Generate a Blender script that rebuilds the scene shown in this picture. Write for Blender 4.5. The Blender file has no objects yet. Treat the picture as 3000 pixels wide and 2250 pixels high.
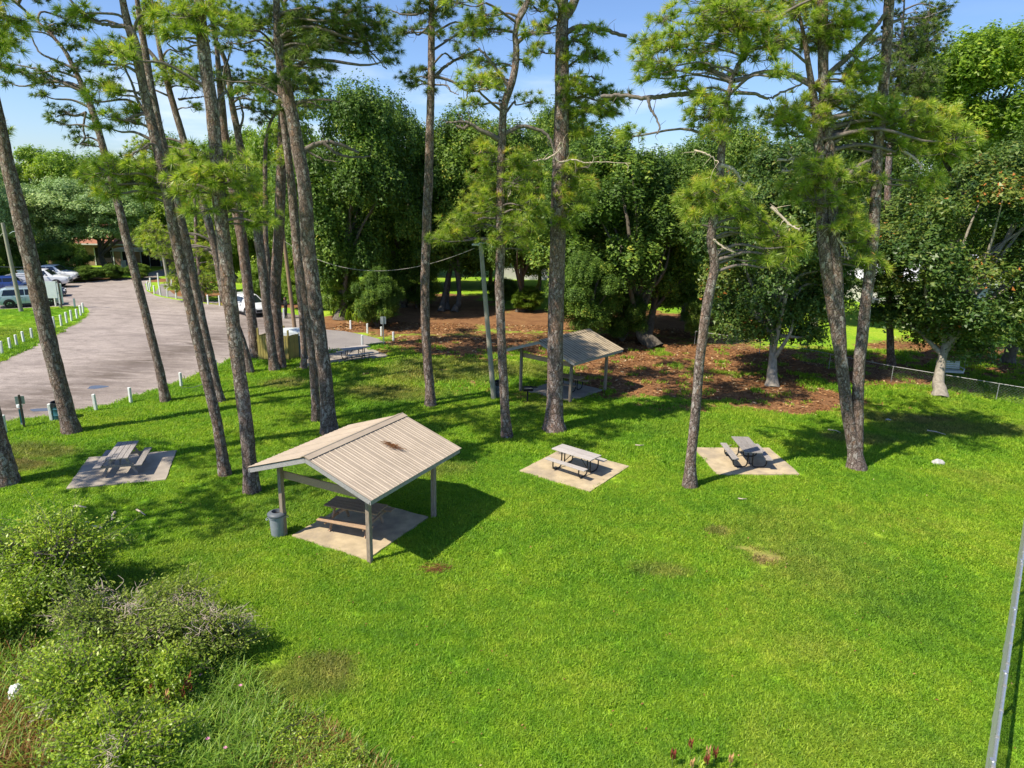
import bpy, bmesh, math, random
import numpy as np
from mathutils import Vector, Matrix, noise as mnoise
from mathutils.geometry import tessellate_polygon

sc = bpy.context.scene
col = sc.collection
rng = np.random.default_rng(7)
random.seed(7)
R = math.radians

# ---------------------------------------------------------------- camera
CAM_H, PITCH, ROLL, FPX = 10.25, 0.26624, 0.02324, 2025.72      # metres, rad, rad, focal in 3000-px units
cam_d = bpy.data.cameras.new('camera')
cam = bpy.data.objects.new('camera', cam_d); col.objects.link(cam)
cam_d.sensor_fit = 'HORIZONTAL'; cam_d.sensor_width = 36.0
cam_d.lens = 36.0 * FPX / 3000.0
cam_d.clip_start = 0.1; cam_d.clip_end = 3000
_r = Vector((1, 0, 0)); _u = Vector((0, math.sin(PITCH), math.cos(PITCH))); _f = Vector((0, math.cos(PITCH), -math.sin(PITCH)))
_r2 = _r * math.cos(ROLL) + _u * math.sin(ROLL); _u2 = _u * math.cos(ROLL) - _r * math.sin(ROLL)
cam.matrix_world = Matrix(((_r2.x, _u2.x, -_f.x, 0), (_r2.y, _u2.y, -_f.y, 0), (_r2.z, _u2.z, -_f.z, CAM_H), (0, 0, 0, 1)))
sc.camera = cam

# ---------------------------------------------------------------- daylight
SUN_EL, SUN_AZ = 52.2, 33.0          # elevation; shadows fall towards this angle from +x
world = bpy.data.worlds.new('World'); sc.world = world; world.use_nodes = True
wn = world.node_tree; wn.nodes.clear()
wo = wn.nodes.new('ShaderNodeOutputWorld'); bg = wn.nodes.new('ShaderNodeBackground')
sky = wn.nodes.new('ShaderNodeTexSky'); sky.sky_type = 'NISHITA'; sky.sun_disc = False
sky.sun_elevation = R(SUN_EL)
_sd = Vector((-math.cos(R(SUN_AZ)), -math.sin(R(SUN_AZ))))   # horizontal direction towards the sun
sky.sun_rotation = math.atan2(_sd.x, _sd.y)
sky.altitude = 0; sky.air_density = 1.0; sky.dust_density = 0.5; sky.ozone_density = 2.2
bg.inputs['Strength'].default_value = 0.12
# thin streaky cloud low in the sky
tc = wn.nodes.new('ShaderNodeTexCoord'); mp = wn.nodes.new('ShaderNodeMapping'); mp.inputs['Scale'].default_value = (3.0, 3.0, 13.0)
mp.inputs['Location'].default_value = (0.35, 0.1, 0.15)
nz = wn.nodes.new('ShaderNodeTexNoise'); nz.inputs['Scale'].default_value = 1.3; nz.inputs['Detail'].default_value = 9; nz.inputs['Roughness'].default_value = .55
rp = wn.nodes.new('ShaderNodeValToRGB'); rp.color_ramp.elements[0].position = .50; rp.color_ramp.elements[1].position = .76
sx = wn.nodes.new('ShaderNodeSeparateXYZ'); r2 = wn.nodes.new('ShaderNodeMapRange')
r2.inputs['From Min'].default_value = .02; r2.inputs['From Max'].default_value = .22; r2.inputs['To Min'].default_value = 1; r2.inputs['To Max'].default_value = .0
mu = wn.nodes.new('ShaderNodeMath'); mu.operation = 'MULTIPLY'
mx = wn.nodes.new('ShaderNodeMixRGB'); mx.inputs['Color2'].default_value = (7.2, 7.5, 8.0, 1)
tint = wn.nodes.new('ShaderNodeMixRGB'); tint.blend_type = 'MULTIPLY'; tint.inputs['Fac'].default_value = 1
tint.inputs['Color2'].default_value = (0.70, 0.80, 1.0, 1)
lk = wn.links.new
lk(tc.outputs['Generated'], mp.inputs['Vector']); lk(mp.outputs[0], nz.inputs['Vector']); lk(nz.outputs['Fac'], rp.inputs['Fac'])
lk(tc.outputs['Generated'], sx.inputs[0]); lk(sx.outputs['Z'], r2.inputs['Value'])
lk(rp.outputs['Color'], mu.inputs[0]); lk(r2.outputs[0], mu.inputs[1]); lk(mu.outputs[0], mx.inputs['Fac'])
lk(sky.outputs[0], tint.inputs['Color1']); lk(tint.outputs[0], mx.inputs['Color1']); lk(mx.outputs[0], bg.inputs['Color']); lk(bg.outputs[0], wo.inputs['Surface'])

sun_d = bpy.data.lights.new('sun', 'SUN'); sun_d.energy = 5.0; sun_d.angle = R(0.53); sun_d.color = (1.0, .91, .745)
sun = bpy.data.objects.new('sun', sun_d); col.objects.link(sun)
_dir = Vector((math.cos(R(SUN_AZ)) * math.cos(R(SUN_EL)), math.sin(R(SUN_AZ)) * math.cos(R(SUN_EL)), -math.sin(R(SUN_EL))))
sun.rotation_euler = _dir.to_track_quat('-Z', 'Y').to_euler(); sun.location = (-30, -20, 60)

sc.view_settings.view_transform = 'Standard'
try: sc.view_settings.look = 'None'
except Exception: pass
sc.view_settings.gamma = 1.0; sc.view_settings.exposure = 0.58; sc.view_settings.use_curve_mapping = False
sc.render.engine = 'CYCLES'
cy = sc.cycles
cy.max_bounces = 6; cy.diffuse_bounces = 3; cy.glossy_bounces = 2; cy.transmission_bounces = 3; cy.transparent_max_bounces = 6
cy.caustics_reflective = False; cy.caustics_refractive = False; cy.sample_clamp_indirect = 6
cy.use_denoising = True
try: cy.denoiser = 'OPENIMAGEDENOISE'; cy.denoising_input_passes = 'RGB_ALBEDO_NORMAL'; cy.denoising_prefilter = 'ACCURATE'
except Exception: pass

# ---------------------------------------------------------------- survey: photo points (2212-px copy) to metres
QK = 3000 / 2212
def qray(qx, qy):
    X = qx * QK - 1500; Y = qy * QK - 1125
    x = X * math.cos(ROLL) + Y * math.sin(ROLL); y = -X * math.sin(ROLL) + Y * math.cos(ROLL)
    a = x / FPX; u = -y / FPX
    return np.array([a, math.cos(PITCH) + u * math.sin(PITCH), -math.sin(PITCH) + u * math.cos(PITCH)])
def G(qx, qy, z=0.0):
    d = qray(qx, qy); t = (z - CAM_H) / d[2]; return np.array([d[0] * t, d[1] * t, z])
def AT(qx, qy, Y):
    d = qray(qx, qy); return d * (Y / d[1]) + np.array([0, 0, CAM_H])
FQ = FPX / QK          # focal in the same units

# ---------------------------------------------------------------- object helpers
def tag(o, label=None, cat=None, group=None, kind=None):
    if label: o['label'] = label
    if cat: o['category'] = cat
    if group: o['group'] = group
    if kind: o['kind'] = kind
    return o
def empty(name, loc, rz=0.0, label=None, cat=None, group=None):
    o = bpy.data.objects.new(name, None); col.objects.link(o); o.empty_display_size = .2
    o.location = loc; o.rotation_euler = (0, 0, rz)
    return tag(o, label, cat, group)
def link(name, me, mat=None, parent=None, loc=None, rz=0.0):
    o = bpy.data.objects.new(name, me); col.objects.link(o)
    if mat is not None and not me.materials: me.materials.append(mat)
    if parent is not None: o.parent = parent
    if loc is not None: o.location = loc
    if rz: o.rotation_euler = (0, 0, rz)
    return o
def copy_tree(o, parent=None):
    c = o.copy(); col.objects.link(c); c.parent = parent
    for ch in list(o.children): copy_tree(ch, c)
    return c

class MB:
    """collects primitive shapes, then makes ONE mesh of them"""
    def __init__(s): s.v = []; s.f = []
    def add(s, vs, fs):
        b = len(s.v); s.v += [tuple(map(float, p)) for p in vs]; s.f += [tuple(b + i for i in q) for q in fs]; return s
    def box(s, c, d, rz=0.0, bev=0.0, M=None):
        x, y, z = d[0] / 2, d[1] / 2, d[2] / 2
        if bev > 0:
            b = min(bev, x * .49, y * .49, z * .49)
            bm = bmesh.new(); bmesh.ops.create_cube(bm, size=1.0)
            for w in bm.verts: w.co = Vector((w.co.x * 2 * x, w.co.y * 2 * y, w.co.z * 2 * z))
            bmesh.ops.bevel(bm, geom=list(bm.edges), offset=b, segments=1, affect='EDGES')
            bm.verts.ensure_lookup_table()
            vs = [tuple(w.co) for w in bm.verts]; fs = [tuple(l.index for l in f.verts) for f in bm.faces]; bm.free()
        else:
            vs = [(i, j, k) for k in (-z, z) for j in (-y, y) for i in (-x, x)]
            fs = [(0, 2, 3, 1), (4, 5, 7, 6), (0, 1, 5, 4), (2, 6, 7, 3), (0, 4, 6, 2), (1, 3, 7, 5)]
        if M is None: M = Matrix.Translation(c) @ Matrix.Rotation(rz, 4, 'Z')
        else: M = Matrix.Translation(c) @ M
        return s.add([M @ Vector(p) for p in vs], fs)
    def bar(s, a, b, w, h, up=(0, 0, 1), bev=0.0):
        a = Vector(a); b = Vector(b); d = b - a; L = d.length; x = d.normalized(); u = Vector(up)
        y = u.cross(x)
        if y.length < 1e-4: y = Vector((0, 1, 0)).cross(x)
        y.normalize(); z = x.cross(y)
        M = Matrix(((x.x, y.x, z.x, 0), (x.y, y.y, z.y, 0), (x.z, y.z, z.z, 0), (0, 0, 0, 1)))
        return s.box((a + b) / 2, (L, w, h), bev=bev, M=M)
    def tube(s, pts, r, seg=8, cap=True):
        pts = [Vector(p) for p in pts]; n = len(pts); rr = r if hasattr(r, '__len__') else [r] * n
        vs = []; fs = []; ref = None
        for i, p in enumerate(pts):
            d = (pts[min(i + 1, n - 1)] - pts[max(i - 1, 0)]).normalized()
            if ref is None:
                ref = Vector((1, 0, 0)) if abs(d.x) < .8 else Vector((0, 1, 0))
            a = (ref - d * ref.dot(d)).normalized(); ref = a; b = d.cross(a)
            for k in range(seg):
                t = 2 * math.pi * k / seg; vs.append(p + (a * math.cos(t) + b * math.sin(t)) * rr[i])
        for i in range(n - 1):
            for k in range(seg):
                k2 = (k + 1) % seg; fs.append((i * seg + k, i * seg + k2, (i + 1) * seg + k2, (i + 1) * seg + k))
        if cap: fs.append(tuple(reversed(range(seg)))); fs.append(tuple((n - 1) * seg + k for k in range(seg)))
        return s.add(vs, fs)
    def lathe(s, prof, c=(0, 0, 0), seg=20, close=False):
        vs = []; fs = []; n = len(prof)
        for r_, z in prof:
            for k in range(seg):
                t = 2 * math.pi * k / seg; vs.append((c[0] + r_ * math.cos(t), c[1] + r_ * math.sin(t), c[2] + z))
        for i in range(n - 1):
            for k in range(seg):
                k2 = (k + 1) % seg; fs.append((i * seg + k, i * seg + k2, (i + 1) * seg + k2, (i + 1) * seg + k))
        if close: fs.append(tuple(reversed(range(seg)))); fs.append(tuple((n - 1) * seg + k for k in range(seg)))
        return s.add(vs, fs)
    def mesh(s, name, smooth=False):
        me = bpy.data.meshes.new(name); me.from_pydata(s.v, [], s.f); me.update()
        if smooth:
            me.polygons.foreach_set('use_smooth', np.ones(len(me.polygons), bool))
            try: me.set_sharp_from_angle(angle=R(40))
            except Exception: pass
        return me
    def build(s, name, mat, parent=None, smooth=False, loc=None, rz=0.0):
        return link(name, s.mesh(name, smooth), mat, parent, loc, rz)

def np_mesh(name, V, F, attr=None, smooth=False):
    """V (n,3), F (m,k): one mesh; attr = {name: (n,) float per vertex}"""
    V = np.asarray(V, np.float32); F = np.asarray(F, np.int32)
    me = bpy.data.meshes.new(name); m, k = F.shape
    me.vertices.add(len(V)); me.vertices.foreach_set('co', V.ravel())
    me.loops.add(m * k); me.loops.foreach_set('vertex_index', F.ravel())
    me.polygons.add(m); me.polygons.foreach_set('loop_start', np.arange(0, m * k, k, dtype=np.int32))
    if smooth: me.polygons.foreach_set('use_smooth', np.ones(m, bool))
    me.update(calc_edges=True)
    for a, val in (attr or {}).items():
        at = me.attributes.new(a, 'FLOAT', 'POINT'); at.data.foreach_set('value', np.asarray(val, np.float32))
    return me
def unit(v): return v / np.maximum(np.linalg.norm(v, axis=-1, keepdims=True), 1e-9)
def merge(parts):
    """parts: list of (V,F,tint) -> joined"""
    Vs = []; Fs = []; Ts = []; b = 0
    for V, F, T in parts:
        Vs.append(V); Fs.append(F + b); Ts.append(T); b += len(V)
    return np.concatenate(Vs), np.concatenate(Fs), np.concatenate(Ts)

def vnoise(x, y, s, seed=0):
    """smooth value noise"""
    x = np.asarray(x, float) / s + seed * 17.3; y = np.asarray(y, float) / s - seed * 9.1
    xi = np.floor(x); yi = np.floor(y); fx = x - xi; fy = y - yi; fx = fx * fx * (3 - 2 * fx); fy = fy * fy * (3 - 2 * fy)
    def h(a, b):
        t = np.sin(a * 127.1 + b * 311.7 + seed * 74.7) * 43758.5453; return t - np.floor(t)
    return (h(xi, yi) * (1 - fx) + h(xi + 1, yi) * fx) * (1 - fy) + (h(xi, yi + 1) * (1 - fx) + h(xi + 1, yi + 1) * fx) * fy
def fbm(x, y, s, seed=0, o=4):
    return sum(vnoise(x, y, s / 2 ** i, seed + i) * .5 ** i for i in range(o)) / sum(.5 ** i for i in range(o))

# ---------------------------------------------------------------- materials
class NT:
    def __init__(s, name):
        s.m = bpy.data.materials.new(name); s.m.use_nodes = True; s.t = s.m.node_tree; s.t.nodes.clear()
        s.out = s.n('ShaderNodeOutputMaterial')
    def n(s, typ, **kw):
        k = s.t.nodes.new(typ)
        for a, v in kw.items(): setattr(k, a, v)
        return k
    def l(s, a, b): s.t.links.new(a, b)
    def noise(s, vec, scale, detail=5, rough=.6, dist=0):
        k = s.n('ShaderNodeTexNoise'); k.inputs['Scale'].default_value = scale; k.inputs['Detail'].default_value = detail
        k.inputs['Roughness'].default_value = rough; k.inputs['Distortion'].default_value = dist
        if vec is not None: s.l(vec, k.inputs['Vector'])
        return k.outputs['Fac']
    def ramp(s, fac, stops, interp='LINEAR'):
        k = s.n('ShaderNodeValToRGB'); cr = k.color_ramp; cr.interpolation = interp
        while len(cr.elements) < len(stops): cr.elements.new(.5)
        for e, (p, c) in zip(cr.elements, stops):
            e.position = p; e.color = (*c, 1) if len(c) == 3 else c
        s.l(fac, k.inputs['Fac']); return k.outputs['Color']
    def mix(s, fac, a, b, mode='MIX'):
        k = s.n('ShaderNodeMixRGB'); k.blend_type = mode
        for v, i in ((fac, 'Fac'), (a, 'Color1'), (b, 'Color2')):
            if isinstance(v, (int, float)): k.inputs[i].default_value = v
            elif isinstance(v, tuple): k.inputs[i].default_value = (*v, 1) if len(v) == 3 else v
            else: s.l(v, k.inputs[i])
        return k.outputs['Color']
    def math(s, op, a, b=None, clamp=False):
        k = s.n('ShaderNodeMath'); k.operation = op; k.use_clamp = clamp
        for v, i in ((a, 0), (b, 1)):
            if v is None: continue
            if isinstance(v, (int, float)): k.inputs[i].default_value = v
            else: s.l(v, k.inputs[i])
        return k.outputs[0]
    def mapping(s, vec, scale=(1, 1, 1)):
        k = s.n('ShaderNodeMapping'); k.inputs['Scale'].default_value = scale; s.l(vec, k.inputs['Vector']); return k.outputs[0]
    def pos(s): return s.n('ShaderNodeNewGeometry').outputs['Position']
    def obj(s): return s.n('ShaderNodeTexCoord').outputs['Object']
    def attr(s, name, typ='GEOMETRY'):
        k = s.n('ShaderNodeAttribute'); k.attribute_name = name; k.attribute_type = typ; return k.outputs['Fac']
    def rnd(s): return s.n('ShaderNodeObjectInfo').outputs['Random']
    def bump(s, h, strength=.3, dist=.02):
        k = s.n('ShaderNodeBump'); k.inputs['Strength'].default_value = strength; k.inputs['Distance'].default_value = dist; s.l(h, k.inputs['Height']); return k.outputs[0]
    def pbr(s, colr, rough=.6, metal=0.0, spec=.4, normal=None, coat=0):
        k = s.n('ShaderNodeBsdfPrincipled')
        if isinstance(colr, tuple): k.inputs['Base Color'].default_value = (*colr, 1)
        else: s.l(colr, k.inputs['Base Color'])
        if isinstance(rough, (int, float)): k.inputs['Roughness'].default_value = rough
        else: s.l(rough, k.inputs['Roughness'])
        k.inputs['Metallic'].default_value = metal; k.inputs['Specular IOR Level'].default_value = spec; k.inputs['Coat Weight'].default_value = coat
        if normal is not None: s.l(normal, k.inputs['Normal'])
        s.l(k.outputs[0], s.out.inputs['Surface']); return k

def simple(name, c, rough=.6, metal=0.0, var=.22, scale=6, stretch=(1, 1, 1), bump=.15, bdist=.01, dirt=None, dirt_amt=.5, rnd=.12, coat=0, spec=.4, world=False):
    t = NT(name); v = t.mapping(t.pos() if world else t.obj(), stretch)
    n = t.noise(v, scale, 6)
    a = tuple(x * (1 - var) for x in c); b = tuple(min(1, x * (1 + var)) for x in c)
    cl = t.ramp(n, [(.3, a), (.7, b)])
    if dirt:
        n2 = t.noise(v, scale * .35, 5, .65); f = t.ramp(n2, [(.48, (0, 0, 0)), (.68, (1, 1, 1))])
        cl = t.mix(t.math('MULTIPLY', f, dirt_amt), cl, dirt)
    if rnd:
        g = t.math('ADD', t.math('MULTIPLY', t.rnd(), 2 * rnd), 1 - rnd)
        k = t.n('ShaderNodeCombineColor'); [t.l(g, k.inputs[i]) for i in range(3)]
        cl = t.mix(1.0, cl, k.outputs[0], 'MULTIPLY')
    nrm = t.bump(t.noise(v, scale * 4, 4), bump, bdist) if bump else None
    t.pbr(cl, rough, metal, spec, nrm, coat)
    return t.m

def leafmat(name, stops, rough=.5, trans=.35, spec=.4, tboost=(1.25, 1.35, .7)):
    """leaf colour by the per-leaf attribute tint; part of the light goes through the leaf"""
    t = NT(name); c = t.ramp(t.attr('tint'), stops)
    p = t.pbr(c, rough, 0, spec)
    tr = t.n('ShaderNodeBsdfTranslucent'); t.l(t.mix(1.0, c, tboost, 'MULTIPLY'), tr.inputs['Color'])
    ms = t.n('ShaderNodeMixShader'); ms.inputs[0].default_value = trans
    t.l(p.outputs[0], ms.inputs[1]); t.l(tr.outputs[0], ms.inputs[2]); t.l(ms.outputs[0], t.out.inputs['Surface'])
    return t.m

def bark(name, dark, mid, light, orange, sc_=11.0):
    t = NT(name); pos = t.pos()
    wob = t.n('ShaderNodeTexNoise'); wob.inputs['Scale'].default_value = 9; wob.inputs['Detail'].default_value = 3; t.l(pos, wob.inputs['Vector'])
    add = t.n('ShaderNodeMixRGB'); add.blend_type = 'ADD'; add.inputs['Fac'].default_value = .13; t.l(pos, add.inputs['Color1']); t.l(wob.outputs['Color'], add.inputs['Color2'])
    v = t.mapping(add.outputs[0], (1, 1, .5))
    vo = t.n('ShaderNodeTexVoronoi'); vo.inputs['Scale'].default_value = sc_; t.l(v, vo.inputs['Vector'])
    ve = t.n('ShaderNodeTexVoronoi'); ve.feature = 'DISTANCE_TO_EDGE'; ve.inputs['Scale'].default_value = sc_ * .62; t.l(v, ve.inputs['Vector'])
    sep = t.n('ShaderNodeSeparateColor'); t.l(vo.outputs['Color'], sep.inputs[0])
    plate = t.ramp(sep.outputs[0], [(0, dark), (.22, mid), (.66, mid), (.80, light), (.90, light), (.93, orange), (1, orange)])
    fine = t.noise(t.mapping(pos, (1, 1, .6)), 30, 6, .75)
    plate = t.mix(.6, plate, t.ramp(fine, [(.30, tuple(x * .35 for x in mid)), (.5, mid), (.66, light)]))
    big = t.noise(t.mapping(pos, (1, 1, .4)), 1.1, 3); plate = t.mix(t.ramp(big, [(.48, (0, 0, 0)), (.75, (.35, .35, .35))]), plate, orange)
    edge = t.ramp(ve.outputs['Distance'], [(.0, (0, 0, 0)), (.10, (1, 1, 1))])
    cl = t.mix(t.mix(.65, (1, 1, 1), edge), dark, plate)
    hgt = t.math('ADD', t.math('MULTIPLY', edge, .5), t.math('MULTIPLY', fine, .8))
    t.pbr(cl, .9, 0, .2, t.bump(hgt, 1.0, .04)); return t.m

MAT = {}
MAT['bark'] = bark('pine_bark', (.036, .025, .022), (.160, .114, .098), (.58, .53, .50), (.31, .165, .095))
MAT['bark_red'] = bark('pine_bark_reddish', (.036, .026, .022), (.175, .122, .102), (.56, .50, .48), (.36, .19, .11))
MAT['limb'] = simple('limb_bark', (.15, .125, .11), .9, 0, .4, 12, (1, 1, 1), .5, .02, rnd=0, world=True)
MAT['dead'] = simple('dead_wood', (.47, .39, .31), .9, 0, .3, 14, (1, 1, 1), .4, .02, rnd=0, world=True)
MAT['oakbark'] = simple('oak_bark', (.13, .11, .09), .95, 0, .45, 9, (1, 1, .4), .6, .04, rnd=0, world=True)
MAT['magbark'] = simple('magnolia_bark', (.27, .24, .20), .9, 0, .35, 7, (1, 1, .7), .4, .02, rnd=0, world=True)
MAT['needle'] = leafmat('pine_needles', [(0, (0.0589, 0.0942, 0.0289)), (0.35, (0.1845, 0.2806, 0.042)), (0.7, (0.406, 0.5049, 0.063)), (0.93, (0.5985, 0.57, 0.0789)), (1, (0.5985, 0.3367, 0.0919))], .42, .38, .5)
MAT['needle_dark'] = leafmat('pine_needles_dull_shaded', [(0, (0.0427, 0.0705, 0.0269)), (0.4, (0.107, 0.1701, 0.0404)), (0.8, (0.2019, 0.2801, 0.0539)), (1, (0.2906, 0.3216, 0.0627))], .5, .3, .4)
MAT['oakleaf'] = leafmat('oak_leaves', [(0, (0.0446, 0.0852, 0.018)), (0.5, (0.1115, 0.2005, 0.0316)), (0.85, (0.2421, 0.3509, 0.0451)), (1, (0.4465, 0.4261, 0.0678))], .5, .3, .25)
MAT['greyleaf'] = leafmat('live_oak_leaves', [(0, (0.1186, 0.1851, 0.0741)), (0.5, (0.2613, 0.3903, 0.1405)), (1, (0.4983, 0.6, 0.2219))], .55, .25, .35)
MAT['brightleaf'] = leafmat('sunny_leaves', [(0, (0.0698, 0.1386, 0.0154)), (0.5, (0.1967, 0.3197, 0.0268)), (1, (0.4125, 0.4902, 0.048))], .45, .4, .4)
MAT['magleaf'] = leafmat('magnolia_leaves', [(0, (0.0287, 0.066, 0.0176)), (0.45, (0.0766, 0.1456, 0.0279)), (0.75, (0.1795, 0.2329, 0.0384)), (0.97, (0.22, 0.22, 0.045)), (1, (0.5262, 0.1941, 0.0524))], .42, .25, .35)
MAT['shrubleaf'] = leafmat('shrub_leaves', [(0, (0.0865, 0.1487, 0.0206)), (0.4, (0.2249, 0.3432, 0.0329)), (0.8, (0.4324, 0.5377, 0.0495)), (1, (0.6, 0.6, 0.0824))], .4, .4, .45)
MAT['greyshrub'] = leafmat('dull_shrub_leaves', [(0, (0.0855, 0.129, 0.0207)), (0.5, (0.2138, 0.2932, 0.0414)), (1, (0.3991, 0.4457, 0.0739))], .5, .3, .35)
MAT['reed'] = leafmat('long_grass', [(0, (0.2574, 0.117, 0.0406)), (0.2, (0.3564, 0.216, 0.0648)), (0.35, (0.099, 0.18, 0.0244)), (0.7, (0.2178, 0.378, 0.0406)), (1, (0.4356, 0.54, 0.081))], .45, .35, .4)
MAT['straw'] = leafmat('fallen_leaves', [(0, (0.1015, 0.0406, 0.0174)), (0.5, (0.2755, 0.1232, 0.0464)), (0.85, (0.435, 0.2392, 0.1015)), (1, (0.6, 0.464, 0.2755))], .7, .15, .3)
MAT['wood_grey'] = simple('weathered_wood', (.29, .265, .25), .85, 0, .35, 5, (2.2, 14, 14), .5, .006, dirt=(.14, .12, .11), rnd=.14)
MAT['wood_top'] = simple('pale_weathered_wood', (.43, .395, .375), .85, 0, .22, 5, (2, 14, 14), .4, .005, dirt=(.26, .22, .2), dirt_amt=.4, rnd=.1)
MAT['wood_brown'] = simple('brown_timber', (.40, .265, .165), .8, 0, .35, 5, (2.2, 14, 14), .45, .006, dirt=(.22, .19, .17), rnd=.16)
MAT['post_wood'] = simple('shelter_post_wood', (.25, .195, .15), .85, 0, .35, 5, (9, 9, 1.4), .5, .006, dirt=(.33, .31, .30), rnd=.1)
MAT['fascia'] = simple('grey_fascia_wood', (.31, .30, .305), .85, 0, .3, 5, (2, 9, 9), .4, .006, dirt=(.17, .15, .14), rnd=.08)
MAT['roof'] = simple('tan_metal_roof', (.41, .335, .26), .5, 0, .07, 2.2, (1, 1, 1), .05, .004, dirt=(.25, .20, .15), dirt_amt=.4, rnd=.04)
MAT['roof_old'] = simple('stained_metal_roof', (.36, .30, .21), .55, 0, .12, 2.2, (1, 1, 1), .05, .004, dirt=(.20, .155, .10), dirt_amt=.7, rnd=.06)
t = NT('stained_ribbed_roof'); o_ = t.obj(); s_ = t.n('ShaderNodeSeparateXYZ'); t.l(o_, s_.inputs[0])
w_ = t.math('ABSOLUTE', t.math('SINE', t.math('MULTIPLY', s_.outputs[0], math.pi / .2324)))       # dirt caught in the valleys between ribs
d_ = t.math('MULTIPLY', t.ramp(w_, [(.35, (1, 1, 1)), (.85, (.1, .1, .1))]), t.ramp(t.noise(o_, 1.6, 5, .65), [(.3, (.25, .25, .25)), (.6, (1, 1, 1))]))
t.pbr(t.mix(d_, t.ramp(t.noise(o_, 3, 5), [(.3, (.36, .29, .195)), (.7, (.47, .385, .27))]), (.115, .085, .05)), .6, 0, .35); MAT['roof_old'] = t.m
MAT['concrete'] = simple('tan_concrete', (.43, .345, .225), .9, 0, .22, 2.2, (1, 1, 1), .4, .01, dirt=(.235, .195, .16), dirt_amt=.75, rnd=.05)
MAT['concrete_grey'] = simple('grey_concrete', (.34, .295, .245), .9, 0, .2, 1.6, (1, 1, 1), .4, .01, dirt=(.23, .20, .18), dirt_amt=.7, rnd=.05)
MAT['white_paint'] = simple('white_painted_wood', (.70, .72, .71), .6, 0, .1, 9, (6, 6, 2), .25, .006, dirt=(.42, .43, .40), dirt_amt=.5, rnd=.1)
MAT['black_metal'] = simple('black_metal', (.02, .02, .022), .45, .3, .3, 12, rnd=.05)
MAT['galv'] = simple('galvanised_steel', (.55, .57, .60), .38, .75, .12, 18, (1, 1, 1), .1, .003, rnd=.04)
MAT['galv_dull'] = simple('dull_galvanised_steel', (.36, .36, .35), .5, .4, .2, 12, rnd=.1)
MAT['plastic_grey'] = simple('grey_plastic', (.235, .265, .31), .5, 0, .1, 6, rnd=0)
MAT['plastic_dark'] = simple('dark_grey_plastic', (.10, .115, .135), .5, 0, .1, 6, rnd=0)
MAT['teal'] = simple('teal_painted_steel', (.022, .10, .13), .5, .1, .25, 5, dirt=(.09, .13, .14), rnd=0)
MAT['black_bag'] = simple('black_plastic_bag', (.012, .013, .016), .3, 0, .3, 12, bump=.6, bdist=.03, rnd=0)
MAT['banner'] = simple('teal_sign_face', (.02, .25, .33), .5, 0, .2, 8, rnd=0)
MAT['sign_grey'] = simple('grey_sign_back', (.42, .45, .46), .5, .4, .1, 6, rnd=0)
MAT['sign_white'] = simple('white_sign_board', (.74, .76, .79), .55, 0, .06, 4, rnd=0)
MAT['dark_wood'] = simple('dark_post_wood', (.085, .07, .055), .85, 0, .35, 6, (8, 8, 2), .4, .006, rnd=.1)
MAT['pole'] = simple('utility_pole_wood', (.34, .31, .26), .9, 0, .25, 5, (8, 8, .8), .5, .01, dirt=(.22, .24, .16), rnd=.1)
MAT['pole_brown'] = simple('brown_pole_wood', (.25, .17, .105), .9, 0, .3, 5, (8, 8, .8), .5, .01, rnd=.05)
MAT['fence_board'] = simple('treated_fence_board', (.36, .29, .085), .8, 0, .25, 4, (8, 8, 1.5), .4, .006, dirt=(.2, .17, .075), rnd=.16)
MAT['tarp'] = simple('grey_lid', (.52, .57, .60), .55, 0, .15, 4, rnd=0)
MAT['stone'] = simple('pale_stone', (.45, .43, .42), .9, 0, .3, 7, bump=.6, bdist=.03, rnd=0)
MAT['wire'] = simple('cable', (.30, .28, .25), .6, 0, .2, 3, rnd=0)
MAT['wire_pale'] = simple('pale_cable', (.50, .48, .42), .6, 0, .3, 3, rnd=0)
MAT['rubber'] = simple('tyre_rubber', (.018, .018, .019), .8, 0, .2, 20, rnd=0)
MAT['rim'] = simple('alloy_rim', (.42, .43, .45), .35, .8, .1, 10, rnd=0)
MAT['rim_dark'] = simple('dark_rim', (.05, .05, .055), .4, .6, .1, 10, rnd=0)
MAT['lamp_red'] = simple('red_lamp_lens', (.25, .01, .012), .2, 0, .1, 8, rnd=0)
MAT['lamp_clear'] = simple('clear_lamp_lens', (.75, .77, .80), .15, 0, .05, 8, rnd=0)
MAT['black_trim'] = simple('black_trim', (.018, .018, .02), .5, 0, .2, 10, rnd=0)
def paint(name, c): return simple(name, c, .28, 0, .03, 2, (1, 1, 1), 0, .01, rnd=0, coat=.6, spec=.5)
MAT['car_white'] = paint('white_car_paint', (.74, .76, .78)); MAT['car_pale'] = paint('pale_blue_car_paint', (.40, .50, .56))
MAT['car_blue'] = paint('blue_car_paint', (.020, .050, .22)); MAT['car_navy'] = paint('navy_car_paint', (.025, .045, .12)); MAT['car_grey'] = paint('grey_car_paint', (.13, .14, .17)); MAT['car_red'] = paint('red_car_paint', (.30, .03, .03))
def glass(name, c):
    t = NT(name); p = t.pbr(c, .06, 0, .8); return t.m
MAT['glass'] = glass('tinted_glass', (.012, .016, .022)); MAT['glass_green_reflection'] = glass('window_glass', (.03, .07, .02))  # window panes coloured green for reflected foliage, put into the base colour
MAT['wall_tan'] = simple('tan_brick_wall', (.36, .23, .165), .9, 0, .2, 3, rnd=0); MAT['roof_red'] = simple('terracotta_roof', (.34, .15, .095), .9, 0, .25, 5, rnd=0)
MAT['wall_white'] = simple('white_siding', (.66, .655, .645), .7, 0, .06, 3, rnd=0); MAT['roof_white'] = simple('white_metal_roof', (.62, .64, .70), .45, 0, .06, 3, rnd=0)
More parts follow.
